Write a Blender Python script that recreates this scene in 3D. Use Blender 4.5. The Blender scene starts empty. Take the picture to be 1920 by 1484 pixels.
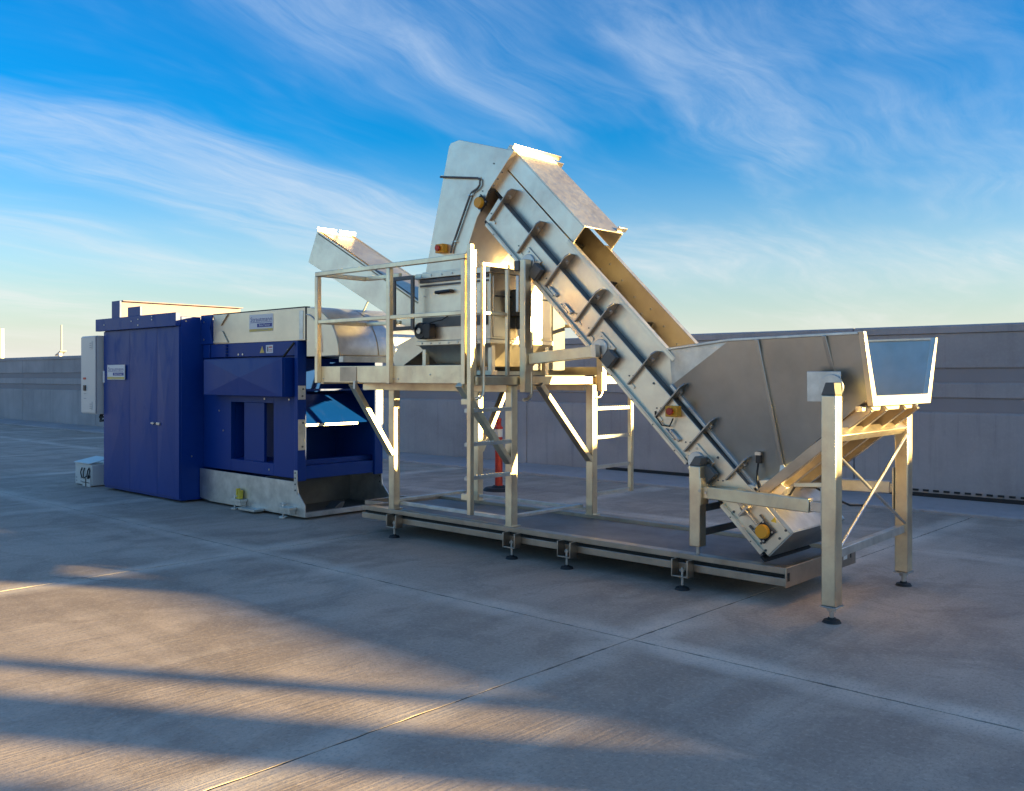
import bpy, bmesh, math, random
from mathutils import Vector, Matrix
random.seed(7)
R = math.radians
scene = bpy.context.scene

# ------------------------------------------------------------------ camera
cam_d = bpy.data.cameras.new('camera')
cam = bpy.data.objects.new('camera', cam_d)
scene.collection.objects.link(cam)
scene.camera = cam
cam.location = (0, 0, 1.65)
cam.rotation_euler = (R(90), 0, R(42.642))
cam_d.sensor_width = 36
cam_d.lens = 36 * 1745 / 1920
cam_d.shift_y = -0.0193
cam_d.clip_start = 0.05
cam_d.clip_end = 3000

# ------------------------------------------------------------------ light and exposure
SUN_EL, SUN_AZ = R(7.0), R(30.0)          # azimuth measured from +X towards +Y
sd = Vector((math.cos(SUN_AZ) * math.cos(SUN_EL), math.sin(SUN_AZ) * math.cos(SUN_EL), math.sin(SUN_EL)))
sun_d = bpy.data.lights.new('sun', 'SUN')
sun_d.energy = 3.3
sun_d.angle = R(0.55)
sun_d.color = (1.0, 0.74, 0.30)
sun = bpy.data.objects.new('sun', sun_d)
scene.collection.objects.link(sun)
sun.rotation_euler = sd.to_track_quat('Z', 'Y').to_euler()
sun.location = (20, 20, 12)

world = bpy.data.worlds.new('World')
scene.world = world
world.use_nodes = True
wt = world.node_tree
wt.nodes.clear()


class NT:
    """small helper for node graphs"""
    def __init__(s, tree):
        s.t = tree

    def n(s, typ, **kw):
        nd = s.t.nodes.new(typ)
        for k, v in kw.items():
            if k.startswith('i_'):
                key = k[2:]
                key = int(key) if key.isdigit() else key.replace('_', ' ')
                s.set(nd.inputs[key], v)
            else:
                setattr(nd, k, v)
        return nd

    def set(s, sock, v):
        if isinstance(v, bpy.types.NodeSocket):
            s.t.links.new(v, sock)
        else:
            sock.default_value = v

    def math(s, op, a, b=None, c=None, clamp=False):
        nd = s.t.nodes.new('ShaderNodeMath')
        nd.operation = op
        nd.use_clamp = clamp
        s.set(nd.inputs[0], a)
        if b is not None:
            s.set(nd.inputs[1], b)
        if c is not None:
            s.set(nd.inputs[2], c)
        return nd.outputs[0]

    def ramp(s, fac, stops, interp='LINEAR'):
        nd = s.t.nodes.new('ShaderNodeValToRGB')
        nd.color_ramp.interpolation = interp
        el = nd.color_ramp.elements
        while len(el) < len(stops):
            el.new(0.5)
        for e, (p, c) in zip(el, stops):
            e.position = p
            e.color = c if len(c) == 4 else (*c, 1)
        s.set(nd.inputs[0], fac)
        return nd.outputs[0]

    def mix(s, fac, a, b, blend='MIX'):
        nd = s.t.nodes.new('ShaderNodeMix')
        nd.data_type = 'RGBA'
        nd.blend_type = blend
        nd.clamp_factor = True
        s.set(nd.inputs[0], fac)
        s.set(nd.inputs[6], a if isinstance(a, bpy.types.NodeSocket) else (*a[:3], 1))
        s.set(nd.inputs[7], b if isinstance(b, bpy.types.NodeSocket) else (*b[:3], 1))
        return nd.outputs[2]

    def noise(s, vec, scale, detail=4, rough=0.55, dist=0.0):
        nd = s.t.nodes.new('ShaderNodeTexNoise')
        s.set(nd.inputs['Vector'], vec)
        s.set(nd.inputs['Scale'], scale)
        s.set(nd.inputs['Detail'], detail)
        s.set(nd.inputs['Roughness'], rough)
        s.set(nd.inputs['Distortion'], dist)
        return nd.outputs[0]

    def mapping(s, vec, scale=(1, 1, 1), rot=(0, 0, 0), loc=(0, 0, 0)):
        nd = s.t.nodes.new('ShaderNodeMapping')
        s.set(nd.inputs['Vector'], vec)
        nd.inputs['Scale'].default_value = scale
        nd.inputs['Rotation'].default_value = rot
        nd.inputs['Location'].default_value = loc
        return nd.outputs[0]


w = NT(wt)
sky = w.n('ShaderNodeTexSky', sky_type='NISHITA', sun_disc=False)
sky.sun_elevation = SUN_EL
sky.sun_rotation = R(90) - SUN_AZ          # measured clockwise from +Y
sky.altitude = 200
sky.air_density = 1.0
sky.dust_density = 1.0
sky.ozone_density = 2.0
tc = w.n('ShaderNodeTexCoord')
sep = w.n('ShaderNodeSeparateXYZ')
w.set(sep.inputs[0], tc.outputs['Generated'])
zz = w.math('MAXIMUM', w.math('ADD', sep.outputs[2], 0.10), 0.02)
px = w.math('DIVIDE', sep.outputs[0], zz)
py = w.math('DIVIDE', sep.outputs[1], zz)
comb = w.n('ShaderNodeCombineXYZ')
w.set(comb.inputs[0], px)
w.set(comb.inputs[1], py)
# cirrus: a few combed-out banks of fine fibres, with clear blue between them
rotd = w.mapping(comb.outputs[0], rot=(0, 0, R(-97)))
warp = w.n('ShaderNodeTexNoise', i_Scale=0.55, i_Detail=3.0)
w.set(warp.inputs['Vector'], comb.outputs[0])
wv = w.n('ShaderNodeVectorMath', operation='MULTIPLY_ADD')
w.set(wv.inputs[0], warp.outputs[1])
wv.inputs[1].default_value = (1.2, 0.9, 0)
w.set(wv.inputs[2], rotd)
n1 = w.noise(w.mapping(wv.outputs[0], scale=(0.34, 0.95, 1), loc=(4.7, 2.3, 0)), 1.25, 5, 0.58, 0.3)
n3 = w.noise(w.mapping(wv.outputs[0], scale=(0.55, 2.3, 1), loc=(7, 0, 0)), 1.5, 6, 0.62, 0.9)
n4 = w.noise(w.mapping(wv.outputs[0], scale=(1.4, 5.0, 1), loc=(1, 4, 0)), 2.4, 6, 0.70, 0.8)
bank = w.ramp(n1, [(0.38, (0.04, 0.04, 0.04)), (0.66, (1, 1, 1))], 'EASE')
fib = w.math('ADD', w.math('MULTIPLY', w.ramp(n3, [(0.36, (0, 0, 0)), (0.72, (1, 1, 1))]), 0.75), w.math('MULTIPLY', w.ramp(n4, [(0.35, (0, 0, 0)), (0.75, (1, 1, 1))]), 0.35))
cfac = w.math('MULTIPLY', w.math('MULTIPLY', bank, w.math('ADD', 0.22, fib)), 0.52, clamp=True)
hsv = w.n('ShaderNodeHueSaturation', i_Hue=0.5, i_Saturation=1.75, i_Value=0.88)
w.set(hsv.inputs['Color'], sky.outputs[0])
tint = w.mix(1.0, hsv.outputs[0], (0.72, 0.82, 1.06), 'MULTIPLY')
el_ = w.math('ABSOLUTE', sep.outputs[2])
hz = w.math('POWER', w.math('SUBTRACT', 1.0, w.math('DIVIDE', el_, 0.25), clamp=True), 1.6)
skyhaze = w.mix(w.math('MULTIPLY', hz, 0.95), tint, (2.15, 2.42, 2.45))
hz2 = w.math('POWER', w.math('SUBTRACT', 1.0, w.math('DIVIDE', el_, 0.075), clamp=True), 1.4)
skyhaze = w.mix(w.math('MULTIPLY', hz2, 0.7), skyhaze, (2.78, 2.48, 2.15))
cloudcol = w.mix(w.math('MULTIPLY', sep.outputs[2], 3.0, clamp=True), (2.8, 2.7, 2.5), (2.0, 2.35, 2.8))
skycol = w.mix(cfac, skyhaze, cloudcol)
bg = w.n('ShaderNodeBackground')
w.set(bg.inputs[0], skycol)
bg.inputs[1].default_value = 0.05
out = w.n('ShaderNodeOutputWorld')
wt.links.new(bg.outputs[0], out.inputs[0])

vs = scene.view_settings
vs.view_transform = 'Standard'
vs.look = 'None'
vs.gamma = 1.0
vs.use_curve_mapping = False
vs.exposure = 2.8
scene.cycles.max_bounces = 6
scene.cycles.diffuse_bounces = 3
scene.cycles.glossy_bounces = 3

# ------------------------------------------------------------------ materials
MATS = {}


def new_mat(name):
    m = bpy.data.materials.new(name)
    m.use_nodes = True
    m.node_tree.nodes.clear()
    t = NT(m.node_tree)
    b = t.n('ShaderNodeBsdfPrincipled')
    o = t.n('ShaderNodeOutputMaterial')
    m.node_tree.links.new(b.outputs[0], o.inputs[0])
    MATS[name] = m
    return t, b


def worldpos(t):
    return t.n('ShaderNodeNewGeometry').outputs['Position']


def metal(name, col, metallic=0.6, rough=0.42, var=0.12, scale=3.0, stain=(0.42, 0.33, 0.24), stain_amt=0.25, brushed=(1, 1, 1), bump=0.03):
    t, b = new_mat(name)
    p = worldpos(t)
    a = t.noise(p, scale, 5, 0.6)
    f = t.noise(t.mapping(p, scale=brushed), scale * 9, 4, 0.6)
    st = t.noise(t.mapping(p, loc=(5, 2, 9)), scale * 0.8, 7, 0.65, 0.6)
    dark = tuple(c * (1 - var * 1.6) for c in col)
    lite = tuple(min(1, c * (1 + var)) for c in col)
    c1 = t.mix(t.ramp(a, [(0.3, (0, 0, 0)), (0.7, (1, 1, 1))]), dark, lite)
    c2 = t.mix(t.math('MULTIPLY', t.ramp(st, [(0.56, (0, 0, 0)), (0.72, (1, 1, 1))]), stain_amt), c1, stain)
    t.set(b.inputs['Base Color'], c2)
    b.inputs['Metallic'].default_value = metallic
    t.set(b.inputs['Roughness'], t.math('ADD', rough - 0.09, t.math('MULTIPLY', f, 0.18)))
    bp = t.n('ShaderNodeBump', i_Strength=bump, i_Distance=0.01)
    t.set(bp.inputs['Height'], t.math('ADD', t.math('MULTIPLY', a, 0.8), t.math('MULTIPLY', f, 0.2)))
    t.set(b.inputs['Normal'], bp.outputs[0])


def plain(name, col, rough=0.5, metallic=0.0, var=0.08, scale=6.0, spec=0.5, bump=0.02):
    t, b = new_mat(name)
    p = worldpos(t)
    a = t.noise(p, scale, 5, 0.6)
    t.set(b.inputs['Base Color'], t.mix(a, tuple(c * (1 - var) for c in col), tuple(min(1, c * (1 + var)) for c in col)))
    b.inputs['Roughness'].default_value = rough
    b.inputs['Metallic'].default_value = metallic
    b.inputs['Specular IOR Level'].default_value = spec
    bp = t.n('ShaderNodeBump', i_Strength=bump, i_Distance=0.01)
    t.set(bp.inputs['Height'], a)
    t.set(b.inputs['Normal'], bp.outputs[0])


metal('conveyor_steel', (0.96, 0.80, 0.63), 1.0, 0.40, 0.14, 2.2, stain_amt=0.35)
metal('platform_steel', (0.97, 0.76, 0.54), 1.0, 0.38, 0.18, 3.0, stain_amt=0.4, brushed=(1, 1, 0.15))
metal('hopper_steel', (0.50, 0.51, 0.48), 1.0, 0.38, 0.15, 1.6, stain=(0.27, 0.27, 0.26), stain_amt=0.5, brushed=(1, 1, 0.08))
metal('galvanised', (0.66, 0.65, 0.61), 0.9, 0.42, 0.14, 7.0, stain=(0.62, 0.62, 0.60), stain_amt=0.5)
metal('frame_steel', (0.50, 0.42, 0.34), 1.0, 0.38, 0.14, 4.0, stain=(0.26, 0.20, 0.14), stain_amt=0.4, brushed=(0.2, 1, 1))
metal('shaded_steel', (0.46, 0.42, 0.37), 1.0, 0.42, 0.12, 4.0, stain_amt=0.2)  # conveyor steel darkened, the ribs' shade is put into the colour
metal('deck_steel', (0.27, 0.245, 0.235), 0.35, 0.55, 0.18, 2.5, stain=(0.36, 0.33, 0.30), stain_amt=0.5, bump=0.08)
metal('dark_steel', (0.13, 0.13, 0.125), 0.5, 0.45, 0.12, 5.0, stain_amt=0.1)
metal('bolt_steel', (0.62, 0.60, 0.56), 0.9, 0.30, 0.1, 8.0, stain_amt=0.1)
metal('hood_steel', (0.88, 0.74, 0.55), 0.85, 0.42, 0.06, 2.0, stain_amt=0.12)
t, b = new_mat('blue_paint')
p = worldpos(t)
a = t.noise(p, 1.6, 6, 0.6)
dst = t.ramp(t.noise(t.mapping(p, scale=(1, 1, 0.35), loc=(3, 3, 3)), 5.0, 8, 0.68, 0.4), [(0.52, (0, 0, 0)), (0.78, (1, 1, 1))])
scr = t.ramp(t.noise(t.mapping(p, scale=(1, 1, 9), rot=(0.3, 0.2, 0)), 6.0, 5, 0.7), [(0.68, (0, 0, 0)), (0.76, (1, 1, 1))])
c = t.mix(a, (0.0006, 0.031, 0.185), (0.0012, 0.044, 0.260))
c = t.mix(t.math('MULTIPLY', dst, 0.07), c, (0.10, 0.13, 0.22))
c = t.mix(t.math('MULTIPLY', scr, 0.07), c, (0.25, 0.26, 0.28))
t.set(b.inputs['Base Color'], c)
t.set(b.inputs['Roughness'], t.math('ADD', 0.34, t.math('ADD', t.math('MULTIPLY', a, 0.14), t.math('MULTIPLY', dst, 0.22))))
b.inputs['Specular IOR Level'].default_value = 0.30
bp = t.n('ShaderNodeBump', i_Strength=0.06, i_Distance=0.02)
t.set(bp.inputs['Height'], t.noise(p, 2.5, 2, 0.5))
t.set(b.inputs['Normal'], bp.outputs[0])
plain('sun_glow_pink', (0.20, 0.14, 0.19), 0.55, 0.0, 0.1, 2.0)  # glow of the low sun put into the base colour of the sheet
plain('grey_enamel', (0.62, 0.62, 0.58), 0.35, 0.0, 0.05, 3.0)
plain('yellow_plastic', (0.80, 0.36, 0.02), 0.4)
plain('yellow_label', (0.75, 0.55, 0.05), 0.5)
plain('red_plastic', (0.55, 0.045, 0.02), 0.42, 0.0, 0.12)
plain('black_rubber', (0.018, 0.018, 0.018), 0.65, 0.0, 0.2)
plain('black_plastic', (0.02, 0.02, 0.022), 0.4, 0.0, 0.2)
plain('cream_band', (0.75, 0.70, 0.60), 0.5)
plain('label_white', (0.74, 0.74, 0.72), 0.5, 0, 0.03)
plain('label_blue', (0.045, 0.055, 0.26), 0.5, 0, 0.05)
plain('label_yellow', (0.70, 0.52, 0.12), 0.5, 0, 0.05)
plain('label_grey', (0.33, 0.33, 0.34), 0.5, 0, 0.05)
plain('pole_white', (0.80, 0.78, 0.72), 0.5)

# --- concrete slabs of the roof deck
t, b = new_mat('deck_concrete')
p = worldpos(t)
sp = t.n('ShaderNodeSeparateXYZ')
t.set(sp.inputs[0], p)
big = t.noise(p, 0.35, 6, 0.6, 0.3)
mid = t.noise(t.mapping(p, scale=(1.0, 0.55, 1), loc=(4, 8, 1)), 1.7, 5, 0.62, 0.5)
fine = t.noise(p, 34, 5, 0.75)
drag = t.noise(t.mapping(p, scale=(1.0, 0.16, 1)), 5.0, 5, 0.6, 0.2)
base = t.mix(t.ramp(big, [(0.36, (0, 0, 0)), (0.64, (1, 1, 1))]), (0.45, 0.345, 0.265), (0.59, 0.46, 0.36))
base = t.mix(t.math('MULTIPLY', t.ramp(mid, [(0.46, (0, 0, 0)), (0.62, (1, 1, 1))]), 0.68), base, (0.34, 0.26, 0.205))
base = t.mix(t.math('MULTIPLY', t.ramp(drag, [(0.5, (0, 0, 0)), (0.72, (1, 1, 1))]), 0.40), base, (0.66, 0.54, 0.43))
blot = t.noise(t.mapping(p, loc=(11, 3, 0)), 0.9, 5, 0.7, 1.2)
base = t.mix(t.math('MULTIPLY', t.ramp(blot, [(0.50, (0, 0, 0)), (0.58, (1, 1, 1))]), 0.42), base, (0.34, 0.255, 0.195))
tyre = t.noise(t.mapping(p, scale=(0.05, 1.3, 1), rot=(0, 0, R(11)), loc=(0, 5, 0)), 1.6, 3, 0.6, 0.15)
base = t.mix(t.math('MULTIPLY', t.ramp(tyre, [(0.56, (0, 0, 0)), (0.66, (1, 1, 1))]), 0.28), base, (0.26, 0.20, 0.16))


def joint_dist(axis, off, step):
    v = t.math('SUBTRACT', axis, off)
    v = t.math('DIVIDE', v, step)
    v = t.math('SUBTRACT', v, t.math('ROUND', v))
    return t.math('MULTIPLY', t.math('ABSOLUTE', v), step)


jd = t.math('MINIMUM', joint_dist(sp.outputs[0], -3.40, 4.30), joint_dist(sp.outputs[1], 4.79, 4.30))
wob = t.math('ADD', jd, t.math('MULTIPLY', t.math('SUBTRACT', t.noise(p, 2.2, 6, 0.65), 0.5), 0.22))
dust = t.ramp(wob, [(0.05, (1, 1, 1)), (0.26, (0, 0, 0))], 'EASE')
dustn = t.ramp(t.noise(t.mapping(p, loc=(9, 1, 0)), 0.9, 4, 0.6), [(0.36, (0.15, 0.15, 0.15)), (0.62, (1, 1, 1))])
base = t.mix(t.math('MULTIPLY', t.math('MULTIPLY', dust, dustn), 0.66), base, (0.86, 0.72, 0.58))
# oil spots and scuffs
sp1 = t.ramp(t.noise(t.mapping(p, loc=(2.7, 6.1, 0)), 3.4, 6, 0.7, 0.8), [(0.66, (0, 0, 0)), (0.76, (1, 1, 1))])
base = t.mix(t.math('MULTIPLY', sp1, 0.55), base, (0.20, 0.155, 0.12))
grit = t.noise(t.mapping(p, scale=(1, 0.6, 1)), 62, 4, 0.75)
base = t.mix(t.math('MULTIPLY', t.ramp(grit, [(0.50, (0, 0, 0)), (0.66, (1, 1, 1))]), 0.42), base, (0.20, 0.155, 0.12))
base = t.mix(t.math('MULTIPLY', t.ramp(fine, [(0.52, (0, 0, 0)), (0.70, (1, 1, 1))]), 0.40), base, (0.78, 0.63, 0.50))
pit = t.ramp(t.noise(t.mapping(p, loc=(1, 7, 2)), 15, 6, 0.75, 0.4), [(0.66, (0, 0, 0)), (0.71, (1, 1, 1))])
base = t.mix(t.math('MULTIPLY', pit, 0.55), base, (0.13, 0.105, 0.085))
vor = t.n('ShaderNodeTexVoronoi', feature='DISTANCE_TO_EDGE', i_Scale=0.33)
wob2 = t.n('ShaderNodeVectorMath', operation='MULTIPLY_ADD')
wn = t.n('ShaderNodeTexNoise', i_Scale=1.8, i_Detail=8.0)
t.set(wn.inputs['Vector'], p)
t.set(wob2.inputs[0], wn.outputs[1])
wob2.inputs[1].default_value = (0.5, 0.5, 0)
t.set(wob2.inputs[2], p)
t.set(vor.inputs['Vector'], wob2.outputs[0])
crk = t.ramp(vor.outputs[0], [(0.0012, (1, 1, 1)), (0.0035, (0, 0, 0))])
crm = t.ramp(t.noise(t.mapping(p, loc=(8, 2, 0)), 0.30, 2, 0.5), [(0.55, (0, 0, 0)), (0.62, (1, 1, 1))])
base = t.mix(t.math('MULTIPLY', t.math('MULTIPLY', crk, crm), 0.7), base, (0.10, 0.08, 0.065))
t.set(b.inputs['Base Color'], base)
b.inputs['Roughness'].default_value = 0.78
b.inputs['Specular IOR Level'].default_value = 0.35
broom = t.noise(t.mapping(p, scale=(46.0, 1.1, 1.0), rot=(0, 0, R(4))), 1.0, 3, 0.6, 0.25)
bp = t.n('ShaderNodeBump', i_Strength=0.6, i_Distance=0.006)
t.set(bp.inputs['Height'], t.math('ADD', t.math('MULTIPLY', broom, 0.75), t.math('ADD', t.math('MULTIPLY', fine, 0.35), t.math('MULTIPLY', mid, 0.9))))
t.set(b.inputs['Normal'], bp.outputs[0])

plain('joint_filler', (0.075, 0.068, 0.06), 0.9, 0, 0.3, 5.0)

# --- precast parapet
t, b = new_mat('parapet_concrete')
p = worldpos(t)
a = t.noise(t.mapping(p, scale=(1, 1, 1.5)), 0.55, 6, 0.6, 0.3)
run = t.noise(t.mapping(p, scale=(2.2, 2.2, 0.25)), 1.8, 6, 0.62)
fin = t.noise(p, 30, 4, 0.65)
c = t.mix(t.ramp(a, [(0.32, (0, 0, 0)), (0.68, (1, 1, 1))]), (0.35, 0.315, 0.305), (0.48, 0.435, 0.42))
c = t.mix(t.math('MULTIPLY', t.ramp(run, [(0.5, (0, 0, 0)), (0.75, (1, 1, 1))]), 0.35), c, (0.24, 0.21, 0.20))
c = t.mix(t.math('MULTIPLY', t.ramp(t.noise(t.mapping(p, scale=(6, 6, 0.35)), 1.4, 7, 0.7), [(0.55, (0, 0, 0)), (0.7, (1, 1, 1))]), 0.35), c, (0.20, 0.175, 0.17))
c = t.mix(t.math('MULTIPLY', t.ramp(fin, [(0.5, (0, 0, 0)), (0.68, (1, 1, 1))]), 0.22), c, (0.52, 0.48, 0.45))
t.set(b.inputs['Base Color'], c)
b.inputs['Roughness'].default_value = 0.85
bp = t.n('ShaderNodeBump', i_Strength=0.25, i_Distance=0.008)
t.set(bp.inputs['Height'], t.math('ADD', fin, t.math('MULTIPLY', a, 2.0)))
t.set(b.inputs['Normal'], bp.outputs[0])
plain('parapet_band', (0.33, 0.295, 0.29), 0.88, 0, 0.15, 1.2, 0.3, 0.1)
plain('render_grey', (0.30, 0.29, 0.28), 0.8, 0, 0.1, 1.0)

# ------------------------------------------------------------------ mesh helpers
WLOC = {}


class B:
    """collects shapes (in world coordinates) that become one mesh object"""
    def __init__(s):
        s.v = []
        s.f = []

    def add(s, verts, faces):
        o = len(s.v)
        s.v += [tuple(v) for v in verts]
        s.f += [tuple(i + o for i in f) for f in faces]
        return s

    def box(s, x0, x1, y0, y1, z0, z1):
        v = [(x0, y0, z0), (x1, y0, z0), (x1, y1, z0), (x0, y1, z0), (x0, y0, z1), (x1, y0, z1), (x1, y1, z1), (x0, y1, z1)]
        return s.add(v, [(3, 2, 1, 0), (4, 5, 6, 7), (0, 1, 5, 4), (1, 2, 6, 5), (2, 3, 7, 6), (3, 0, 4, 7)])

    def loft(s, a, c):
        n = len(a)
        f = [tuple(range(n - 1, -1, -1)), tuple(range(n, 2 * n))]
        f += [(i, (i + 1) % n, n + (i + 1) % n, n + i) for i in range(n)]
        return s.add(list(a) + list(c), f)

    def prism_xz(s, poly, y0, y1):
        return s.loft([(x, y0, z) for x, z in poly], [(x, y1, z) for x, z in poly])

    def prism_yz(s, poly, x0, x1):
        return s.loft([(x0, y, z) for y, z in poly], [(x1, y, z) for y, z in poly])

    def bar(s, p, q, wd, ht, up=(0, 0, 1), cut=0.0):
        p, q = Vector(p), Vector(q)
        d = (q - p).normalized()
        up = Vector(up)
        side = d.cross(up)
        if side.length < 1e-4:
            side = d.cross(Vector((1, 0, 0)))
        side.normalize()
        u = side.cross(d).normalized()
        c = [side * (wd / 2 * a) + u * (ht / 2 * e) for a, e in ((-1, -1), (1, -1), (1, 1), (-1, 1))]
        return s.loft([p + k for k in c], [q + k for k in c])

    def cyl(s, p, q, r, n=16, r2=None):
        p, q = Vector(p), Vector(q)
        d = (q - p).normalized()
        a = d.orthogonal().normalized()
        e = d.cross(a)
        r2 = r if r2 is None else r2
        A = [p + (a * math.cos(k) + e * math.sin(k)) * r for k in (2 * math.pi * i / n for i in range(n))]
        C = [q + (a * math.cos(k) + e * math.sin(k)) * r2 for k in (2 * math.pi * i / n for i in range(n))]
        return s.loft(A, C)

    def tube(s, path, r, n=8):
        pts = [Vector(x) for x in path]
        rings = []
        ref = None
        for i, x in enumerate(pts):
            d = (pts[min(i + 1, len(pts) - 1)] - pts[max(i - 1, 0)]).normalized()
            if ref is None:
                ref = d.orthogonal().normalized()
            ref = (ref - d * ref.dot(d)).normalized()
            e = d.cross(ref)
            rings.append([x + (ref * math.cos(k) + e * math.sin(k)) * r for k in (2 * math.pi * j / n for j in range(n))])
        v = [y for g in rings for y in g]
        f = [tuple(range(n - 1, -1, -1)), tuple(range((len(pts) - 1) * n, len(pts) * n))]
        for i in range(len(pts) - 1):
            f += [(i * n + j, i * n + (j + 1) % n, (i + 1) * n + (j + 1) % n, (i + 1) * n + j) for j in range(n)]
        return s.add(v, f)

    def sheet(s, pts, th):
        P = [Vector(x) for x in pts]
        nrm = Vector((0, 0, 0))
        for i in range(len(P)):
            nrm += P[i].cross(P[(i + 1) % len(P)])
        nrm.normalize()
        return s.loft(P, [x + nrm * th for x in P])


def build(name, bld, mat, parent=None, bevel=0.0, smooth=True, label=None):
    vs_ = [Vector(v) for v in bld.v]
    lo = Vector([min(v[i] for v in vs_) for i in range(3)])
    hi = Vector([max(v[i] for v in vs_) for i in range(3)])
    cen = (lo + hi) / 2
    if parent is None:
        cen.z = lo.z
    me = bpy.data.meshes.new(name)
    me.from_pydata([tuple(v - cen) for v in vs_], [], bld.f)
    bm = bmesh.new()
    bm.from_mesh(me)
    bmesh.ops.recalc_face_normals(bm, faces=bm.faces)
    bm.to_mesh(me)
    bm.free()
    if smooth:
        for pl in me.polygons:
            pl.use_smooth = True
        me.set_sharp_from_angle(angle=R(30))
    me.materials.append(MATS[mat])
    o = bpy.data.objects.new(name, me)
    scene.collection.objects.link(o)
    WLOC[o.name] = cen.copy()
    if parent is not None:
        o.parent = parent
        o.location = cen - WLOC[parent.name]
    else:
        o.location = cen
    if bevel:
        md = o.modifiers.new('bevel', 'BEVEL')
        md.width = bevel
        md.segments = 2
        md.limit_method = 'ANGLE'
        md.angle_limit = R(35)
    if label:
        o['label'] = label
    return o


def thing(name, label, cat, loc, group=None):
    o = bpy.data.objects.new(name, None)
    o.empty_display_size = 0.2
    scene.collection.objects.link(o)
    o.location = loc
    WLOC[o.name] = Vector(loc)
    tag(o, label, cat, group)
    return o


def tag(o, label, cat, group=None):
    o['label'] = label
    o['category'] = cat
    if group:
        o['group'] = group


def text_mesh(name, body, size, loc, mat, parent, width=None, th=0.0008):
    """flat print standing on a face that looks towards -Y"""
    cu = bpy.data.curves.new(name, 'FONT')
    cu.body = body
    cu.size = size
    cu.resolution_u = 2
    tmp = bpy.data.objects.new(name + '_tmp', cu)
    scene.collection.objects.link(tmp)
    bpy.context.view_layer.update()
    dg = bpy.context.evaluated_depsgraph_get()
    me = bpy.data.meshes.new_from_object(tmp.evaluated_get(dg))
    bpy.data.objects.remove(tmp)
    bpy.data.curves.remove(cu)
    xs = [v.co.x for v in me.vertices]
    k = width / (max(xs) - min(xs)) if width else 1.0
    for v in me.vertices:
        v.co = (v.co.x * k, 0, v.co.y)
    me.materials.clear()
    me.materials.append(MATS[mat])
    o = bpy.data.objects.new(name, me)
    scene.collection.objects.link(o)
    o.parent = parent
    o.location = Vector(loc) - WLOC[parent.name]
    WLOC[o.name] = Vector(loc)
    return o


# ------------------------------------------------------------------ the roof deck
g = B().add([(-500, -500, -0.02), (500, -500, -0.02), (500, 500, -0.02), (-500, 500, -0.02)], [(0, 1, 2, 3)])
ground = build('ground', g, 'deck_concrete', smooth=False)
ground['kind'] = 'structure'
build('joint_bed', B().add([(-107, -12.5, -0.003), (31, -12.5, -0.003), (31, 11.7, -0.003), (-107, 11.7, -0.003)], [(0, 1, 2, 3)]), 'joint_filler', ground, smooth=False)
gap = 0.0045
i0, i1 = -24, 8
for i in range(i0, i1):
    for j in range(-4, 2):
        x0, x1 = -3.40 + 4.30 * i + gap, -3.40 + 4.30 * (i + 1) - gap
        y0, y1 = 4.79 + 4.30 * j + gap, 4.79 + 4.30 * (j + 1) - gap
        if j == 1:
            y1 = 11.62
        # slightly ragged arrises, as saw-cut and chipped edges are
        bl = B()
        near = abs(x0 + 3) < 13 and abs(y0) < 10
        n = 60 if near else 1
        rr = random.Random(i * 100 + j)
        loop = []
        for k in range(n):
            loop.append((x0 + (x1 - x0) * k / n, y0 + (rr.random() ** 3 * 0.008 if k and near else 0)))
        for k in range(n):
            loop.append((x1 - (rr.random() ** 3 * 0.008 if k and near else 0), y0 + (y1 - y0) * k / n))
        for k in range(n):
            loop.append((x1 - (x1 - x0) * k / n, y1 - (rr.random() ** 3 * 0.008 if k and near else 0)))
        for k in range(n):
            loop.append((x0 + (rr.random() ** 3 * 0.008 if k and near else 0), y1 - (y1 - y0) * k / n))
        dz = 0.0 if near else rr.uniform(-0.001, 0.001)
        bl.loft([(x, y, -0.05) for x, y in loop], [(x, y, dz) for x, y in loop])
        build('slab', bl, 'deck_concrete', ground, 0, smooth=False)

# ------------------------------------------------------------------ parapet wall
wall = thing('parapet_wall', 'long grey concrete parapet wall with two recessed bands behind the machines', 'wall', (-20, 12.9, 0))
x = -5.274 + 6.1 * 6
YF = 12.75
for k in range(24):
    xa, xb = x - 6.1 + 0.008, x - 0.008
    prof = [(YF, 0.0), (YF, 1.157), (YF + .03, 1.175), (YF + .03, 1.352), (YF, 1.369), (YF, 1.544), (YF + .03, 1.562), (YF + .03, 1.738), (YF, 1.756), (YF, 2.20), (YF + .26, 2.20), (YF + .26, 0.0)]
    pn = build('wall_panel', B().prism_yz(prof, xa, xb), 'parapet_concrete', wall, 0.006, smooth=False)
    build('band', B().box(xa, xb, YF + .024, YF + .032, 1.180, 1.348), 'parapet_band', pn)
    build('band', B().box(xa, xb, YF + .024, YF + .032, 1.567, 1.733), 'parapet_band', pn)
    build('coping', B().prism_yz([(YF - .025, 2.203), (YF - .025, 2.290), (YF + .02, 2.312), (YF + .27, 2.312), (YF + .29, 2.203)], xa, xb), 'parapet_concrete', wall, 0.006, smooth=False)
    build('kerb', B().prism_yz([(11.63, -.03), (11.63, .030), (11.66, .040), (YF - .03, .055), (YF - .03, -.03)], xa, xb), 'parapet_concrete', wall, 0.005, smooth=False)
    x -= 6.1
st = B().box(-9.55, 31.0, YF - .028, YF - .004, 0.056, 0.105)
strip = build('sealing_strip', st, 'black_rubber', wall)
bl = B()
xx = -4.6
while xx < 6:
    bl.box(xx, xx + .07, YF - .022, YF - .003, .125, .150)
    xx += .13
sm = build('anchor_row', bl, 'black_rubber', wall)
sm['kind'] = 'stuff'

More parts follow.
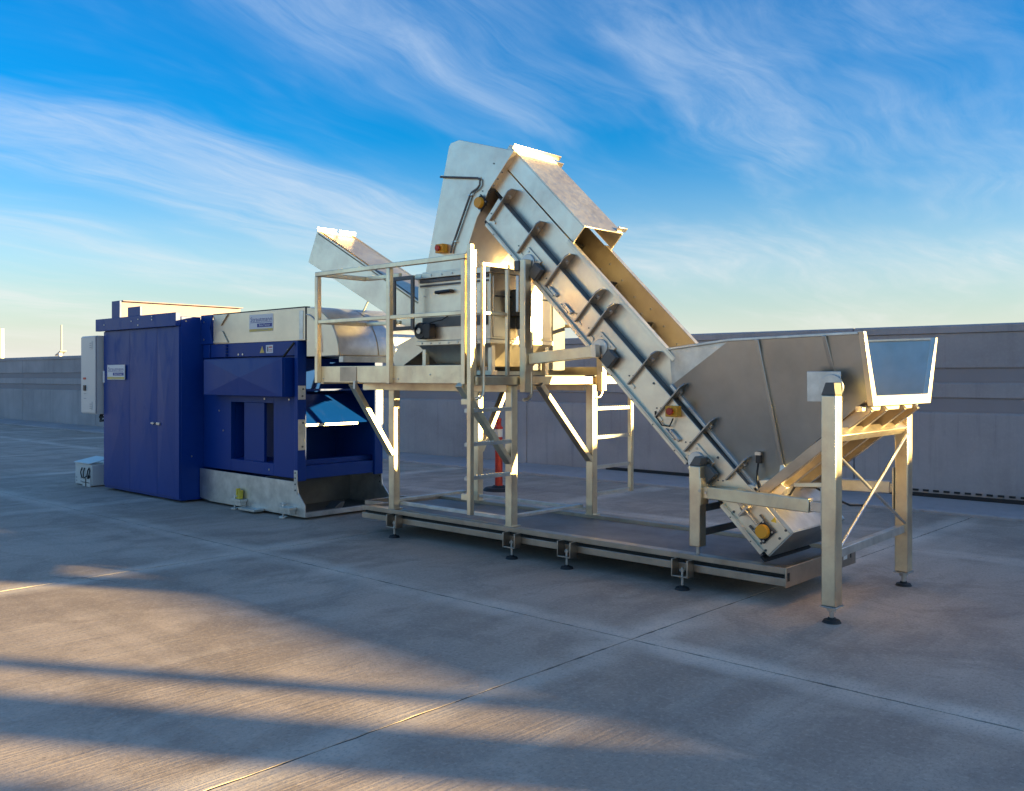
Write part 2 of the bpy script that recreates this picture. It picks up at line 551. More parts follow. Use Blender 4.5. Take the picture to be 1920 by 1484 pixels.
# ------------------------------------------------------------------ unseen things placed beyond the parapet on the right to shade the deck
tw = thing('sun_blocker_wall', 'unseen grey wall added behind the parapet far to the right to shade the deck', 'wall', (20, 13.3, 0))  # added blocker, kept short so sun reaches the ground behind the camera
build('wall', B().box(16.7, 44, 13.2, 13.4, 0, 2.93), 'render_grey', tw, 0.02)
build('coping', B().box(16.67, 44.05, 13.15, 13.45, 2.93, 3.03), 'parapet_concrete', tw, 0.02)
pl = thing('light_pole', 'round steel lamp pole standing behind the parapet right of the machines', 'lamp pole', (13.7, 13.2, 0))
build('pole', B().cyl((13.7, 13.2, 0), (13.7, 13.2, 7.0), .10, 20, .08), 'galvanised', pl)
build('lamp_head', B().box(13.55, 13.85, 12.6, 13.4, 7.0, 7.12), 'galvanised', pl, .02)
vb = thing('sun_blocker_panel', 'unseen tall flat metal panel added behind the parapet to cast a shade band', 'vent', (15.3, 13.32, 0))  # added blocker, thin and unseen, casts the wide dark band
build('blocker_body', B().box(14.98, 15.66, 13.2, 13.45, 0, 3.05), 'galvanised', vb, .01)
build('cap', B().box(14.96, 15.68, 13.18, 13.47, 3.05, 3.15), 'galvanised', vb, .01)
vb2 = thing('sun_blocker_box', 'unseen low metal box added behind the parapet to cast a shade edge', 'shade blocker', (9.9, 13.3, 0))  # added blocker, kept low so sun passes over it to the hopper
build('housing', B().box(9.75, 10.15, 13.2, 13.4, 0.1, 2.80), 'galvanised', vb2, .01)
build('blocker_base', B().box(9.7, 10.2, 13.15, 13.45, 0, 0.1), 'render_grey', vb2, .01)

# ------------------------------------------------------------------ far masts on the left
lp = thing('street_lamp', 'white lamp post standing far behind the wall at the left edge of the picture', 'street lamp', (-118.7, 40, 0))
build('pole', B().cyl((-118.7, 40, 0), (-118.7, 40, 7.2), .32, 12, .24), 'pole_white', lp)
mp = thing('mast', 'thin grey mast with a small slanted panel far behind the wall on the left', 'mast', (-101.4, 40, 0))
build('pole', B().cyl((-101.4, 40, 0), (-101.4, 40, 7.0), .13, 10, .10), 'label_grey', mp)
build('panel', B().sheet([(-102.3, 39.7, 3.75), (-100.9, 39.7, 4.2), (-100.9, 40.3, 4.2), (-102.3, 40.3, 3.75)], .12), 'label_grey', mp)
build('control_box', B().box(-101.35, -100.9, 39.6, 39.85, 3.55, 4.05), 'pole_white', mp, .02)
# ------------------------------------------------------------------ delineator post
dl = thing('delineator_post', 'red traffic delineator post with a pale band standing behind the platform', 'traffic post', (-9.21, 9.72, 0))
cx, cy = -9.21, 9.72
build('base', B().cyl((cx, cy, 0), (cx, cy, .045), .235, 10, .20).cyl((cx, cy, .04), (cx, cy, .075), .12, 16, .08), 'black_rubber', dl, .004)
build('tube', B().cyl((cx, cy, .06), (cx, cy, .90), .056, 24, .052).cyl((cx, cy, .885), (cx, cy, .915), .062, 24, .062).cyl((cx, cy, .91), (cx, cy, .945), .05, 20, .036), 'red_plastic', dl, .003)
build('grip', B().cyl((cx, cy, .94), (cx, cy, 1.04), .034, 20, .040), 'red_plastic', dl, .003)
build('band', B().cyl((cx, cy, .77), (cx, cy, .885), .0565, 24, .0560), 'cream_band', dl)



def jack(parent, xj, yj, ztop, zrod=0.0, r=.012, pad=.055):
    """threaded levelling foot: rod, nut and pad"""
    o = build('levelling_foot', B().cyl((xj, yj, zrod + .02), (xj, yj, ztop), r, 12).cyl((xj, yj, ztop - .03), (xj, yj, ztop - .012), r * 2, 6), 'bolt_steel', parent)
    build('pad', B().cyl((xj, yj, zrod), (xj, yj, zrod + .018), pad, 18, pad * .85).cyl((xj, yj, zrod + .018), (xj, yj, zrod + .034), pad * .5, 14, r * 1.4), 'black_rubber', o)
    return o


def bolts(parent, pts, r=.009, d=(0, -1, 0), mat='bolt_steel', h=.007):
    for q in pts:
        q = Vector(q)
        build('bolt', B().cyl(q, q + Vector(d) * h, r, 6), mat, parent)


# ------------------------------------------------------------------ skid frame on the ground
sk = thing('skid_frame', 'low open steel base frame on levelling feet under the conveyor and platform', 'base frame', (-5.5, 6.8, 0))
for y0, s in ((6.22, 1), (7.40, -1)):
    ya = lambda a: y0 + s * a
    lo = lambda a, c: (min(ya(a), ya(c)), max(ya(a), ya(c)))
    bm_ = build('long_beam', B().box(-7.91, -3.075, *lo(0, .09), .226, .272).box(-7.905, -3.075, *lo(.003, .085), .138, .198), 'frame_steel', sk, .004)
    build('groove', B().box(-7.90, -3.08, *lo(.05, .075), .1985, .2255), 'black_rubber', bm_)  # black backing puts the shade of the beam gap into colour
    for xj in (-7.32, -5.69, -5.05, -3.90):
        yj = ya(-.045)
        br = build('foot_bracket', B().box(xj - .075, xj - .063, *lo(-.09, .002), .10, .235).box(xj + .063, xj + .075, *lo(-.09, .002), .10, .235).box(xj - .063, xj + .063, *lo(-.09, .002), .10, .112), 'frame_steel', bm_, .003)
        jack(sk, xj, yj, .17, 0, .011, .058)
build('end_beam', B().box(-7.91, -7.86, 6.312, 7.308, .14, .268), 'frame_steel', sk, .004)
ep = build('end_plate', B().box(-3.074, -3.062, 6.215, 7.44, .132, .275).box(-3.12, -3.074, 6.312, 7.308, .20, .27), 'frame_steel', sk, .003)
build('slot', B().box(-3.0625, -3.0605, 6.235, 6.270, .175, .235), 'black_rubber', ep)
build('rating_plate', B().box(-3.0625, -3.0605, 7.20, 7.27, .19, .245), 'label_white', ep)
build('slot', B().box(-3.0625, -3.0605, 7.33, 7.35, .19, .24), 'black_rubber', ep)
for xc in (-7.42, -5.72, -3.82):
    build('cross_beam', B().box(xc - .035, xc + .035, 6.312, 7.308, .15, .20), 'frame_steel', sk, .004)
build('deck_plate', B().box(-7.858, -3.122, 6.312, 7.308, .228, .240), 'deck_steel', sk, .001)
build('side_extension', B().box(-8.21, -7.912, 6.50, 6.54, .20, .27).box(-8.21, -8.17, 6.54, 7.05, .20, .27).box(-8.17, -7.912, 7.01, 7.05, .20, .27), 'frame_steel', sk, .003)

# ------------------------------------------------------------------ access platform
ap = thing('access_platform', 'raised steel access platform with railings and ladders around the crusher', 'platform', (-6.75, 6.78, .27))
PS = 'platform_steel'
legs = {'A': (-7.465, -7.380, 6.22, 6.302), 'B': (-5.815, -5.732, 6.22, 6.302), 'C': (-5.705, -5.622, 7.275, 7.355), 'D': (-7.290, -7.205, 7.275, 7.355)}
for k, (a, c, e, f) in legs.items():
    lg = build('leg', B().box(a, c, e, f, .274, 1.565), PS, ap, .006)
    build('foot_plate', B().box(a - .012, c + .012, e - .0, f + .03, .2735, .284), PS, lg, .002)
# lower ring of flat bars
build('lower_rail', B().box(-7.38, -5.815, 6.30, 6.36, .315, .345), 'galvanised', ap, .003)
build('lower_rail', B().box(-5.80, -5.74, 6.302, 7.275, .346, .376), 'galvanised', ap, .003)
build('lower_rail', B().box(-7.45, -7.39, 6.302, 7.275, .346, .376), 'galvanised', ap, .003)
build('lower_rail', B().box(-7.205, -5.705, 7.285, 7.325, .315, .345), 'galvanised', ap, .003)
for a, c in (((-7.4225, 6.225, .84), (-7.4225, 5.72, 1.575)), ((-5.7735, 6.225, .86), (-5.7735, 5.60, 1.575)), ((-5.6635, 7.28, .82), (-5.6635, 6.52, 1.57)), ((-7.2475, 7.35, .82), (-7.2475, 7.80, 1.57))):
    build('brace', B().bar(a, c, .05, .075, (1, 0, 0)), PS, ap, .004)
# floor
build('floor_plate', B().box(-7.83, -5.72, 5.665, 7.89, 1.645, 1.655), 'dark_steel', ap)
build('floor_beam', B().box(-7.84, -5.76, 6.18, 6.25, 1.500, 1.580), PS, ap, .004)
build('floor_beam', B().box(-7.84, -5.76, 7.30, 7.37, 1.500, 1.580), PS, ap, .004)
build('floor_beam', B().box(-7.84, -5.72, 5.675, 5.735, 1.582, 1.642), PS, ap, .004)
build('floor_beam', B().box(-7.84, -5.72, 7.82, 7.88, 1.582, 1.642), PS, ap, .004)
build('side_beam', B().box(-5.715, -5.655, 5.68, 7.90, 1.566, 1.645), PS, ap, .005)
build('side_beam', B().box(-7.90, -7.842, 5.68, 7.90, 1.566, 1.645), PS, ap, .005)
tb = build('toe_board', B().box(-7.885, -5.69, 5.648, 5.660, 1.582, 1.745), PS, ap, .003)
build('toe_board', B().box(-7.885, -5.69, 7.905, 7.917, 1.582, 1.745), PS, ap, .003)
build('toe_board', B().box(-7.915, -7.903, 5.66, 6.25, 1.582, 1.745), PS, ap, .003)
npl = build('plate', B().box(-7.52, -7.26, 5.642, 5.647, 1.595, 1.735), 'frame_steel', tb, .001)
build('hook', B().box(-7.285, -7.255, 5.622, 5.645, 1.52, 1.60), 'galvanised', tb, .003)
bolts(tb, [(-7.80, 5.648, 1.62), (-6.70, 5.648, 1.62), (-6.2, 5.648, 1.66), (-6.64, 5.648, 1.62)], .008)
# railings: tubes .045 square
TW = .045


def rail(p, q, wd=TW):
    return build('rail', B().bar(p, q, wd, wd), PS, ap, .005)


def post(xp, yp, z0, z1, wd=TW):
    return build('post', B().box(xp - wd / 2, xp + wd / 2, yp - wd / 2, yp + wd / 2, z0, z1), PS, ap, .005)


for yy, sgn in ((5.625, 1), (7.942, -1)):
    for xp in (-7.862, -6.735, -5.735):
        post(xp, yy, 1.575, 2.70 - TW, .05)
    rail((-7.885, yy, 2.68), (-5.71, yy, 2.68))
    for xa, xb in ((-7.837, -6.76), (-6.71, -5.76)):
        rail((xa, yy, 2.195), (xb, yy, 2.195), .038)
    yi = 6.24 if sgn > 0 else 7.33
    for zr, ww in ((2.68, TW), (2.195, .038)):
        rail((-7.862, yy + sgn * .026, zr), (-7.862, yi, zr), ww)
        rail((-7.839, yi, zr), (-7.30, yi, zr), ww)
# dark gate frame beside the crusher
gf = build('gate_frame', B().box(-7.385, -7.345, 6.20, 6.225, 2.11, 2.66).box(-7.10, -7.06, 6.20, 6.225, 2.11, 2.66).box(-7.345, -7.10, 6.20, 6.225, 2.62, 2.66).box(-7.345, -7.10, 6.20, 6.225, 2.11, 2.15), 'dark_steel', ap, .004)
# rail frames on the ladder side
for ya_, yb_ in ((5.77, 6.085), (7.45, 7.80)):
    for yy in (ya_, yb_):
        post(-5.66, yy, 1.647, 2.60, .032)
    rail((-5.66, ya_ - .016, 2.62), (-5.66, yb_ + .016, 2.62), .036)
    rail((-5.66, ya_ + .017, 2.195), (-5.66, yb_ - .017, 2.195), .032)
post(-5.685, 5.69, 1.647, 2.74, .034)
# ladders
for (sy, ly, rz, y_end) in ((5.625, 6.22, (1.347, 1.053, .759, .50), 1), (7.93, 7.355, (1.325, 1.039, .741, .476), -1)):
    front = sy < 6.5
    ztop = 2.78 if front else 1.60
    xs = -5.690 if front else -5.655
    lad = build('ladder', B().box(xs, xs + .045, sy - .02, sy + .025, .456, ztop), PS, ap, .004)
    for z in rz[:3] if front else rz:
        a, c = (sy + .025, ly - .001) if front else (ly + .001, sy - .02)
        xr = -5.765 if front else -5.66
        rg = B().box(xr, xr + .034, a, c, z - .016, z + .012)
        for k in range(14):
            yk = a + (c - a) * (k + .5) / 14
            rg.box(xr, xr + .034, yk - .007, yk + .007, z + .012, z + .019)
        build('rung', rg, 'galvanised', lad, .0)
    if front:
        build('stile_bracket', B().box(-5.765, -5.690, sy - .015, sy + .02, .58, .63).box(-5.765, -5.690, sy - .015, sy + .02, 1.40, 1.45), PS, lad, .003)
for yy, zb, d_ in ((5.735, 1.46, -1), (6.36, 1.44, -1), (7.42, 1.44, -1)):
    pth = [(-5.615, yy, 2.60 if yy < 6 else 2.05)]
    pth += [(-5.615, yy, 2.2 if yy < 6 else 1.9), (-5.615, yy, zb + .07), (-5.615, yy + d_ * .012, zb + .03), (-5.615, yy + d_ * .04, zb), (-5.625, yy + d_ * .10, zb - .01)]
    build('grab_handle', B().tube(pth, .014, 10), PS, ap)

# ------------------------------------------------------------------ crusher housing standing on the platform
cr = thing('crusher', 'boxy beige steel crusher housing with a black handle standing on the platform', 'crusher', (-6.62, 6.8, 1.655))
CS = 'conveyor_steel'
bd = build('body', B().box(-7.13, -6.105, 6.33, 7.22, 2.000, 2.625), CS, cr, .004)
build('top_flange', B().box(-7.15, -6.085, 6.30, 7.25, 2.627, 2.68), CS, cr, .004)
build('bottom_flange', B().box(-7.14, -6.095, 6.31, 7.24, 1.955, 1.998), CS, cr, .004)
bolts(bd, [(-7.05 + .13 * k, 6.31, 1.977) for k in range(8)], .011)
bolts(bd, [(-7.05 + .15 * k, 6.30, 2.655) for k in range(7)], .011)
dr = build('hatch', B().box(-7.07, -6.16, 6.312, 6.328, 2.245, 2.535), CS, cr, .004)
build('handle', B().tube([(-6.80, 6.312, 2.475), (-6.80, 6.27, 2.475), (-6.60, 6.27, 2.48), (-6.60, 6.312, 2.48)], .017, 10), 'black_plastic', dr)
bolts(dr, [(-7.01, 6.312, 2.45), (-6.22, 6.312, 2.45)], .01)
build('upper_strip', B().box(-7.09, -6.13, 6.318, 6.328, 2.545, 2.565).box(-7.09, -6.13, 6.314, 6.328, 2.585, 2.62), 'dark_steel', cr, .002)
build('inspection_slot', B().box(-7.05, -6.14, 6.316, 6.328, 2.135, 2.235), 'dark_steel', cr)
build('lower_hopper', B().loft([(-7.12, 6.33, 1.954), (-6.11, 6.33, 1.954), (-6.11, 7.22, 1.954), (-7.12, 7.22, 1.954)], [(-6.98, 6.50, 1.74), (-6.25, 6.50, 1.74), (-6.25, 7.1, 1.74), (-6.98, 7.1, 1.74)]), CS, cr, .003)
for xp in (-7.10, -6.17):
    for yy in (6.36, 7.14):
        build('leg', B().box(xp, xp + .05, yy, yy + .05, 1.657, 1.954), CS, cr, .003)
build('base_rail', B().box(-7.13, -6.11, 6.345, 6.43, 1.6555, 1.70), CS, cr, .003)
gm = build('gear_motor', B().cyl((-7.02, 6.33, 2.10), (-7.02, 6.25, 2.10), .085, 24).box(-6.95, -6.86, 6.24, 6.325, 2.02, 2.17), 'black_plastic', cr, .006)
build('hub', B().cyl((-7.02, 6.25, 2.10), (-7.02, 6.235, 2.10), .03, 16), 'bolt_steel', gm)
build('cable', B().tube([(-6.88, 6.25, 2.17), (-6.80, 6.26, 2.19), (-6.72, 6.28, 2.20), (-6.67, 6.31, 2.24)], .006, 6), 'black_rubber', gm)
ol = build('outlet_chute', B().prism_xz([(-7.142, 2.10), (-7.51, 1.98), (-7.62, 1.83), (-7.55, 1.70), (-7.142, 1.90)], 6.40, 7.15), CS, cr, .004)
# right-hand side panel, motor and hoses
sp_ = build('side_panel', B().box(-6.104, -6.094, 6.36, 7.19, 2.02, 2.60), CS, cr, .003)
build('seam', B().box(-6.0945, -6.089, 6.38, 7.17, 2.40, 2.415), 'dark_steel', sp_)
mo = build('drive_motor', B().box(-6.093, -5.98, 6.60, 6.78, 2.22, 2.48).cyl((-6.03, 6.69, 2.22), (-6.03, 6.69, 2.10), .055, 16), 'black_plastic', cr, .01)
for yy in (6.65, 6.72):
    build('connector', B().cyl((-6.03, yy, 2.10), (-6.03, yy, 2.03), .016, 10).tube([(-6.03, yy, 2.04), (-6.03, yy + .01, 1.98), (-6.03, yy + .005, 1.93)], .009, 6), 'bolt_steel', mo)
build('hood_blocker', B().box(-7.05, -6.40, 7.252, 7.80, 1.70, 2.60), 'dark_steel', cr, .01)  # dark block added behind the crusher to keep sun off the curved hood
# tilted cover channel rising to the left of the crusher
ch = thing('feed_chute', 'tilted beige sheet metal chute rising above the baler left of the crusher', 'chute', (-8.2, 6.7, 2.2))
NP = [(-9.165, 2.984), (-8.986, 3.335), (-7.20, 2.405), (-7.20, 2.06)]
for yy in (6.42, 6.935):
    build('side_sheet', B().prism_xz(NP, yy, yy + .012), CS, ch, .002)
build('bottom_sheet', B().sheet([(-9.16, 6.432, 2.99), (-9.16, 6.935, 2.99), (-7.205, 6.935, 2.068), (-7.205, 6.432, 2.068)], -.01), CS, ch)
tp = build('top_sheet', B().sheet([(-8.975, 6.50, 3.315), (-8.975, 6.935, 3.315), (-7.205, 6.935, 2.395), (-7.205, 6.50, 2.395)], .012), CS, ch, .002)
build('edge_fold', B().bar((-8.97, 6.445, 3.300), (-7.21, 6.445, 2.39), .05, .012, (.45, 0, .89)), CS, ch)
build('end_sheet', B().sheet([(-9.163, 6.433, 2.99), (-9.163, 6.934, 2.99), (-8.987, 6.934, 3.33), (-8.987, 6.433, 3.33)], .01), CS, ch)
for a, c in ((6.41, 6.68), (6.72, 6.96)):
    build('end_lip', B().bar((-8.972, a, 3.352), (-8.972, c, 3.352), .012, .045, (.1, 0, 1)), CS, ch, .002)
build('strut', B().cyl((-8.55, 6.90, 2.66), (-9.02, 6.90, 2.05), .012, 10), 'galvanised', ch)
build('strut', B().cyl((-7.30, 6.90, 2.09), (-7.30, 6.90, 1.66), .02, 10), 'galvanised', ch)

# ------------------------------------------------------------------ inclined conveyor
TX, TZ, AN = -3.308, .297, R(44.0)
CA, SA = math.cos(AN), math.sin(AN)


def C(u, v, y):
    return (TX - u * CA + v * SA, y, TZ + u * SA + v * CA)


def cbox(bl, u0, u1, v0, v1, y0, y1):
    P4 = [(u0, v0), (u1, v0), (u1, v1), (u0, v1)]
    return bl.loft([C(u, v, y0) for u, v in P4], [C(u, v, y1) for u, v in P4])


def cprism(bl, poly, y0, y1):
    return bl.loft([C(u, v, y0) for u, v in poly], [C(u, v, y1) for u, v in poly])


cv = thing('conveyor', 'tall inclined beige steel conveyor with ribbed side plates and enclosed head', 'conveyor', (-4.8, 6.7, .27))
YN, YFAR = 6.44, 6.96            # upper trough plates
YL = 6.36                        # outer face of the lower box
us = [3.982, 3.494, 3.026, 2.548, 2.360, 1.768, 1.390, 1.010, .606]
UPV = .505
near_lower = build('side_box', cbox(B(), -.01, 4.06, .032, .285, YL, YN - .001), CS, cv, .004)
far_lower = build('side_box', cbox(B(), -.01, 4.06, .032, .285, YFAR + .013, 7.21), CS, cv, .004)  # widened at the back to keep low sun off a platform leg
build('slot_shade', cbox(B(), .47, 4.05, .2855, .289, YL + .004, YN - .001), 'dark_steel', cv)  # dark strip stands in for the shade of an open slot
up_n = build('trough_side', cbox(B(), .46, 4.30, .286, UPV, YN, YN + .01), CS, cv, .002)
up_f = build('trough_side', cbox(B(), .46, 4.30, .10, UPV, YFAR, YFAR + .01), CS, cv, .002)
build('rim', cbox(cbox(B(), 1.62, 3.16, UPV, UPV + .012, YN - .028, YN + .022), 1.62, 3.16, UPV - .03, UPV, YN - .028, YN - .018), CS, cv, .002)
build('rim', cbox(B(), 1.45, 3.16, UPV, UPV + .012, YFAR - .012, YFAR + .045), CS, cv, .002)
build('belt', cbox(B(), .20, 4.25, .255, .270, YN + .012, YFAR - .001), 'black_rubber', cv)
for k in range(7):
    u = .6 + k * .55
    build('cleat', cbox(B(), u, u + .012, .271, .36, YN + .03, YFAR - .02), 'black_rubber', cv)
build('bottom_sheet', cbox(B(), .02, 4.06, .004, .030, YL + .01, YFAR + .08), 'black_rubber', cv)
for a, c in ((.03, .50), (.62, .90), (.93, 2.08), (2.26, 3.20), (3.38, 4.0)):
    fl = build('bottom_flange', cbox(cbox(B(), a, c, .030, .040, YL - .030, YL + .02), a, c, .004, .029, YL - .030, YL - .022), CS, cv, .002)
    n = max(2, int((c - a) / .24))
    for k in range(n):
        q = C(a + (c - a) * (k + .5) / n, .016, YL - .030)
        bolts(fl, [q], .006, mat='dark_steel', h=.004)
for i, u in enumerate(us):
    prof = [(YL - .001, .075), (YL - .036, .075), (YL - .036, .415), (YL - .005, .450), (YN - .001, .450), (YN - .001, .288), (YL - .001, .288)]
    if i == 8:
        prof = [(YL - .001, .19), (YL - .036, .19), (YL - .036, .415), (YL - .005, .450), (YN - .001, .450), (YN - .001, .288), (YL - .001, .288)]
    rb = build('rib', B().loft([C(u - .006, v, y) for y, v in prof], [C(u + .006, v, y) for y, v in prof]), 'shaded_steel', cv, .002)
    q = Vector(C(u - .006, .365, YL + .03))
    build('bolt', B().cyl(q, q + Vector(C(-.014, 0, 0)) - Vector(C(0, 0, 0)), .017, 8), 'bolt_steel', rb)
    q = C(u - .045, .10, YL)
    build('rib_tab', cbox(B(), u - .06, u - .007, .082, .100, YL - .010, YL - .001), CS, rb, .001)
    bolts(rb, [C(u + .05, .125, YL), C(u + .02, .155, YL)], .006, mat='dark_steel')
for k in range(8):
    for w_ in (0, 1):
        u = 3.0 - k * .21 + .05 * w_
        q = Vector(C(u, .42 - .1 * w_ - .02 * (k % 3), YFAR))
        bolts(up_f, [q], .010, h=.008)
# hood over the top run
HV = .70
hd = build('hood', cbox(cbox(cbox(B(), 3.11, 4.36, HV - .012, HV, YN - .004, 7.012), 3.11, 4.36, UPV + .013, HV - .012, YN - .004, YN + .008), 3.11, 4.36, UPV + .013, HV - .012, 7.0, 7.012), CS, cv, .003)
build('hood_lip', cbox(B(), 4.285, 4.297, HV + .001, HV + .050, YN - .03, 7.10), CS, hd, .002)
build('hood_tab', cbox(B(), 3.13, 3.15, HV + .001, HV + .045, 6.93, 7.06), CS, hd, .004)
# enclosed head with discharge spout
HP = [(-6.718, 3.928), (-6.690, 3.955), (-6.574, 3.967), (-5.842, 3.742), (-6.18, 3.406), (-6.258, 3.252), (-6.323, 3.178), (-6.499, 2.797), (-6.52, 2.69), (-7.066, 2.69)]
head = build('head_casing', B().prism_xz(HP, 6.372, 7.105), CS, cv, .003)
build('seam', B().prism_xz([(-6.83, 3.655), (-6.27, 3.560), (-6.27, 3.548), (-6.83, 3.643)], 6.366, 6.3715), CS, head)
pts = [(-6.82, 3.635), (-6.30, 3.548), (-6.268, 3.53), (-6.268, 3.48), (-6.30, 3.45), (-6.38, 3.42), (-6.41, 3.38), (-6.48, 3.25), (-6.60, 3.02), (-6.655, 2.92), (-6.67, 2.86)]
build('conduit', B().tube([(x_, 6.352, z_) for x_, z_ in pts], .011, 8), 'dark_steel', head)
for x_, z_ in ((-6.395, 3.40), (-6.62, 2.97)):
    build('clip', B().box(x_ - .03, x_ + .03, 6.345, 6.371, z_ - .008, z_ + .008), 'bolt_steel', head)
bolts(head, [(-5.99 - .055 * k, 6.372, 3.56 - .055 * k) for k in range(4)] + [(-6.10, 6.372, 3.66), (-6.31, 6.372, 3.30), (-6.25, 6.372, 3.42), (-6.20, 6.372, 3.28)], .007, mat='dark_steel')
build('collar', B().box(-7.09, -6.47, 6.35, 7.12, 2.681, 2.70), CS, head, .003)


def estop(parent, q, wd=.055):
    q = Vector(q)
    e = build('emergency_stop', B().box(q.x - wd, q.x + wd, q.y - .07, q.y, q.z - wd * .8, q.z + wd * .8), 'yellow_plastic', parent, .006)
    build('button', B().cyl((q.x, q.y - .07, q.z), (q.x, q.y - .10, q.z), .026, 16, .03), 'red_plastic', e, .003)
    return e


estop(head, (-6.79, 6.371, 2.915))
e2 = estop(cv, C(1.297, .235, YL))
build('cable', B().tube([C(1.26, .19, YL - .03), C(1.24, .12, YL - .03), C(1.30, .07, YL - .02), C(1.40, .075, YL - .012), C(1.43, .10, YL - .008)], .006, 6), 'black_rubber', e2)


def bearing(u, v):
    m = build('bearing', cbox(B(), u - .062, u + .062, v - .062, v + .062, YL - .022, YL - .001), 'black_plastic', cv, .008)
    a, c = Vector(C(u, v, YL - .022)), Vector(C(u, v, YL - .062))
    build('cap', B().cyl(a, c, .055, 28, .050), 'yellow_plastic', m, .005)
    for du, dv in ((-.05, -.05), (.05, .05), (-.05, .05), (.05, -.05)):
        bolts(m, [C(u + du, v + dv, YL - .022)], .008)
    return m


bearing(4.205, .118)
bb = bearing(.135, .147)
build('tension_screw', B().cyl(C(.20, .147, YL - .03), C(.42, .147, YL - .03), .010, 10), 'bolt_steel', bb)
build('tension_block', cbox(B(), .325, .345, .095, .20, YL - .07, YL - .001), 'bolt_steel', bb, .003)
build('tension_nut', B().cyl(C(.35, .147, YL - .03), C(.375, .147, YL - .03), .022, 6), 'bolt_steel', bb)
for v_ in (.085, .21):
    build('guide_bar', cbox(B(), .07, .24, v_ - .006, v_ + .006, YL - .02, YL - .001), 'dark_steel', bb)
build('warning_label', B().loft([C(.155, .235, YL - .0005), C(.115, .262, YL - .0005), C(.155, .285, YL - .0005)], [C(.155, .235, YL - .002), C(.115, .262, YL - .002), C(.155, .285, YL - .002)]), 'yellow_label', cv)
# latches and access lids on the side box
for u in (2.93, 2.70, 1.17):
    lt = build('latch', cbox(cbox(B(), u - .07, u + .05, .085, .115, YL - .03, YL - .001), u - .03, u + .09, .06, .08, YL - .02, YL - .001), 'bolt_steel', cv, .005)
    bolts(lt, [C(u - .05, .10, YL - .03), C(u + .03, .10, YL - .03)], .008)
bolts(near_lower, [C(u, v, YL) for u, v in ((.03, .05), (.03, .28), (.40, .055), (.09, .06), (.02, .20), (.55, .06), (.78, .25), (1.6, .25))], .010, mat='dark_steel')
# boot at the foot
bt = build('boot_cover', cprism(B(), [(-.012, .286), (-.012, .318), (.43, .326), (.47, .286)], YL, 7.26), 'galvanised', cv, .003)
build('boot_end', cbox(B(), -.022, -.011, .036, .316, YL, 7.26), 'hopper_steel', cv, .003)
build('boot_edge', cbox(B(), -.030, .02, -.012, .003, YL - .02, 7.10), 'black_rubber', cv)
build('boot_body', cbox(B(), -.010, .46, .034, .285, 7.211, 7.26), CS, cv, .003)
# pivot brackets gripping the conveyor
for u in (2.175, .870, 3.32):
    pb = build('pivot_bracket', cbox(B(), u - .10, u + .11, .045, .20, YL - .016, YL - .001), CS, cv, .003)
    a, c = Vector(C(u + .01, .10, YL - .016)), Vector(C(u + .01, .10, YL - .036))
    build('pivot_disc', B().cyl(a, c, .075, 28), 'galvanised', pb, .004)
    build('bracket_channel', cbox(B(), u - .19, u - .085, .045, .175, YL - .075, YL - .017), 'dark_steel', pb, .006)
    bolts(pb, [C(u + .08, .17, YL - .016), C(u + .09, .07, YL - .016), C(u - .05, .17, YL - .016)], .010)

# ------------------------------------------------------------------ feed hopper
YM = 6.80
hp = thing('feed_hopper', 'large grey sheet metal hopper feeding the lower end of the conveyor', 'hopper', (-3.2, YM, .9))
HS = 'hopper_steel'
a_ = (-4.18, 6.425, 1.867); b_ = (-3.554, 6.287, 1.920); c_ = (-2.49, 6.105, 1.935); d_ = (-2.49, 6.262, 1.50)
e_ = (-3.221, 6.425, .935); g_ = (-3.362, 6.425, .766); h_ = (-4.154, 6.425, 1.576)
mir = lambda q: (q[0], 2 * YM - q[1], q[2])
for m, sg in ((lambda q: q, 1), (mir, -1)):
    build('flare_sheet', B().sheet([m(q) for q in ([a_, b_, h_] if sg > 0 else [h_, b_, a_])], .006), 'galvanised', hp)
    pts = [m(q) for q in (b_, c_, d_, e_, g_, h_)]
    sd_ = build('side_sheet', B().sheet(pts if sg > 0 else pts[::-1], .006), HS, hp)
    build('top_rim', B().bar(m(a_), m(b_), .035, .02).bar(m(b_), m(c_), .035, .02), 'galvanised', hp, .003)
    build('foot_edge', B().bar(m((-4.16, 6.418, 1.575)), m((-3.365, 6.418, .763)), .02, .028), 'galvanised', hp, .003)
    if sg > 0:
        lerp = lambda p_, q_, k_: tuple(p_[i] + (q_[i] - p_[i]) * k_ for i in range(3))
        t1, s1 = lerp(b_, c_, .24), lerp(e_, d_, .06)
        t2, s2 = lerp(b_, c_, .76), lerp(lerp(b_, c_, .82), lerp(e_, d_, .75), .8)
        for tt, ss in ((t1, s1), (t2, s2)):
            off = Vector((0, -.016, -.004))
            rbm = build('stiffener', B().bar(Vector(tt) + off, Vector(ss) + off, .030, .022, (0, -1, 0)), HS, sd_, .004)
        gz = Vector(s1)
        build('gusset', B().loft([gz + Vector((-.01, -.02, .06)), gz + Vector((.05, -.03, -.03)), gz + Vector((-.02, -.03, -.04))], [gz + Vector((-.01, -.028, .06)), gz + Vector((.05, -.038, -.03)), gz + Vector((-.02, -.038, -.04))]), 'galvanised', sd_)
build('floor_sheet', B().sheet([d_, mir(d_), mir(e_), e_], .006), 'shaded_steel', hp)
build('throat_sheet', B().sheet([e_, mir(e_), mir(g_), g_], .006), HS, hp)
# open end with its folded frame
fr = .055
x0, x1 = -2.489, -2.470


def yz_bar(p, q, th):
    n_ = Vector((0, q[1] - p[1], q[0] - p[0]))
    return None


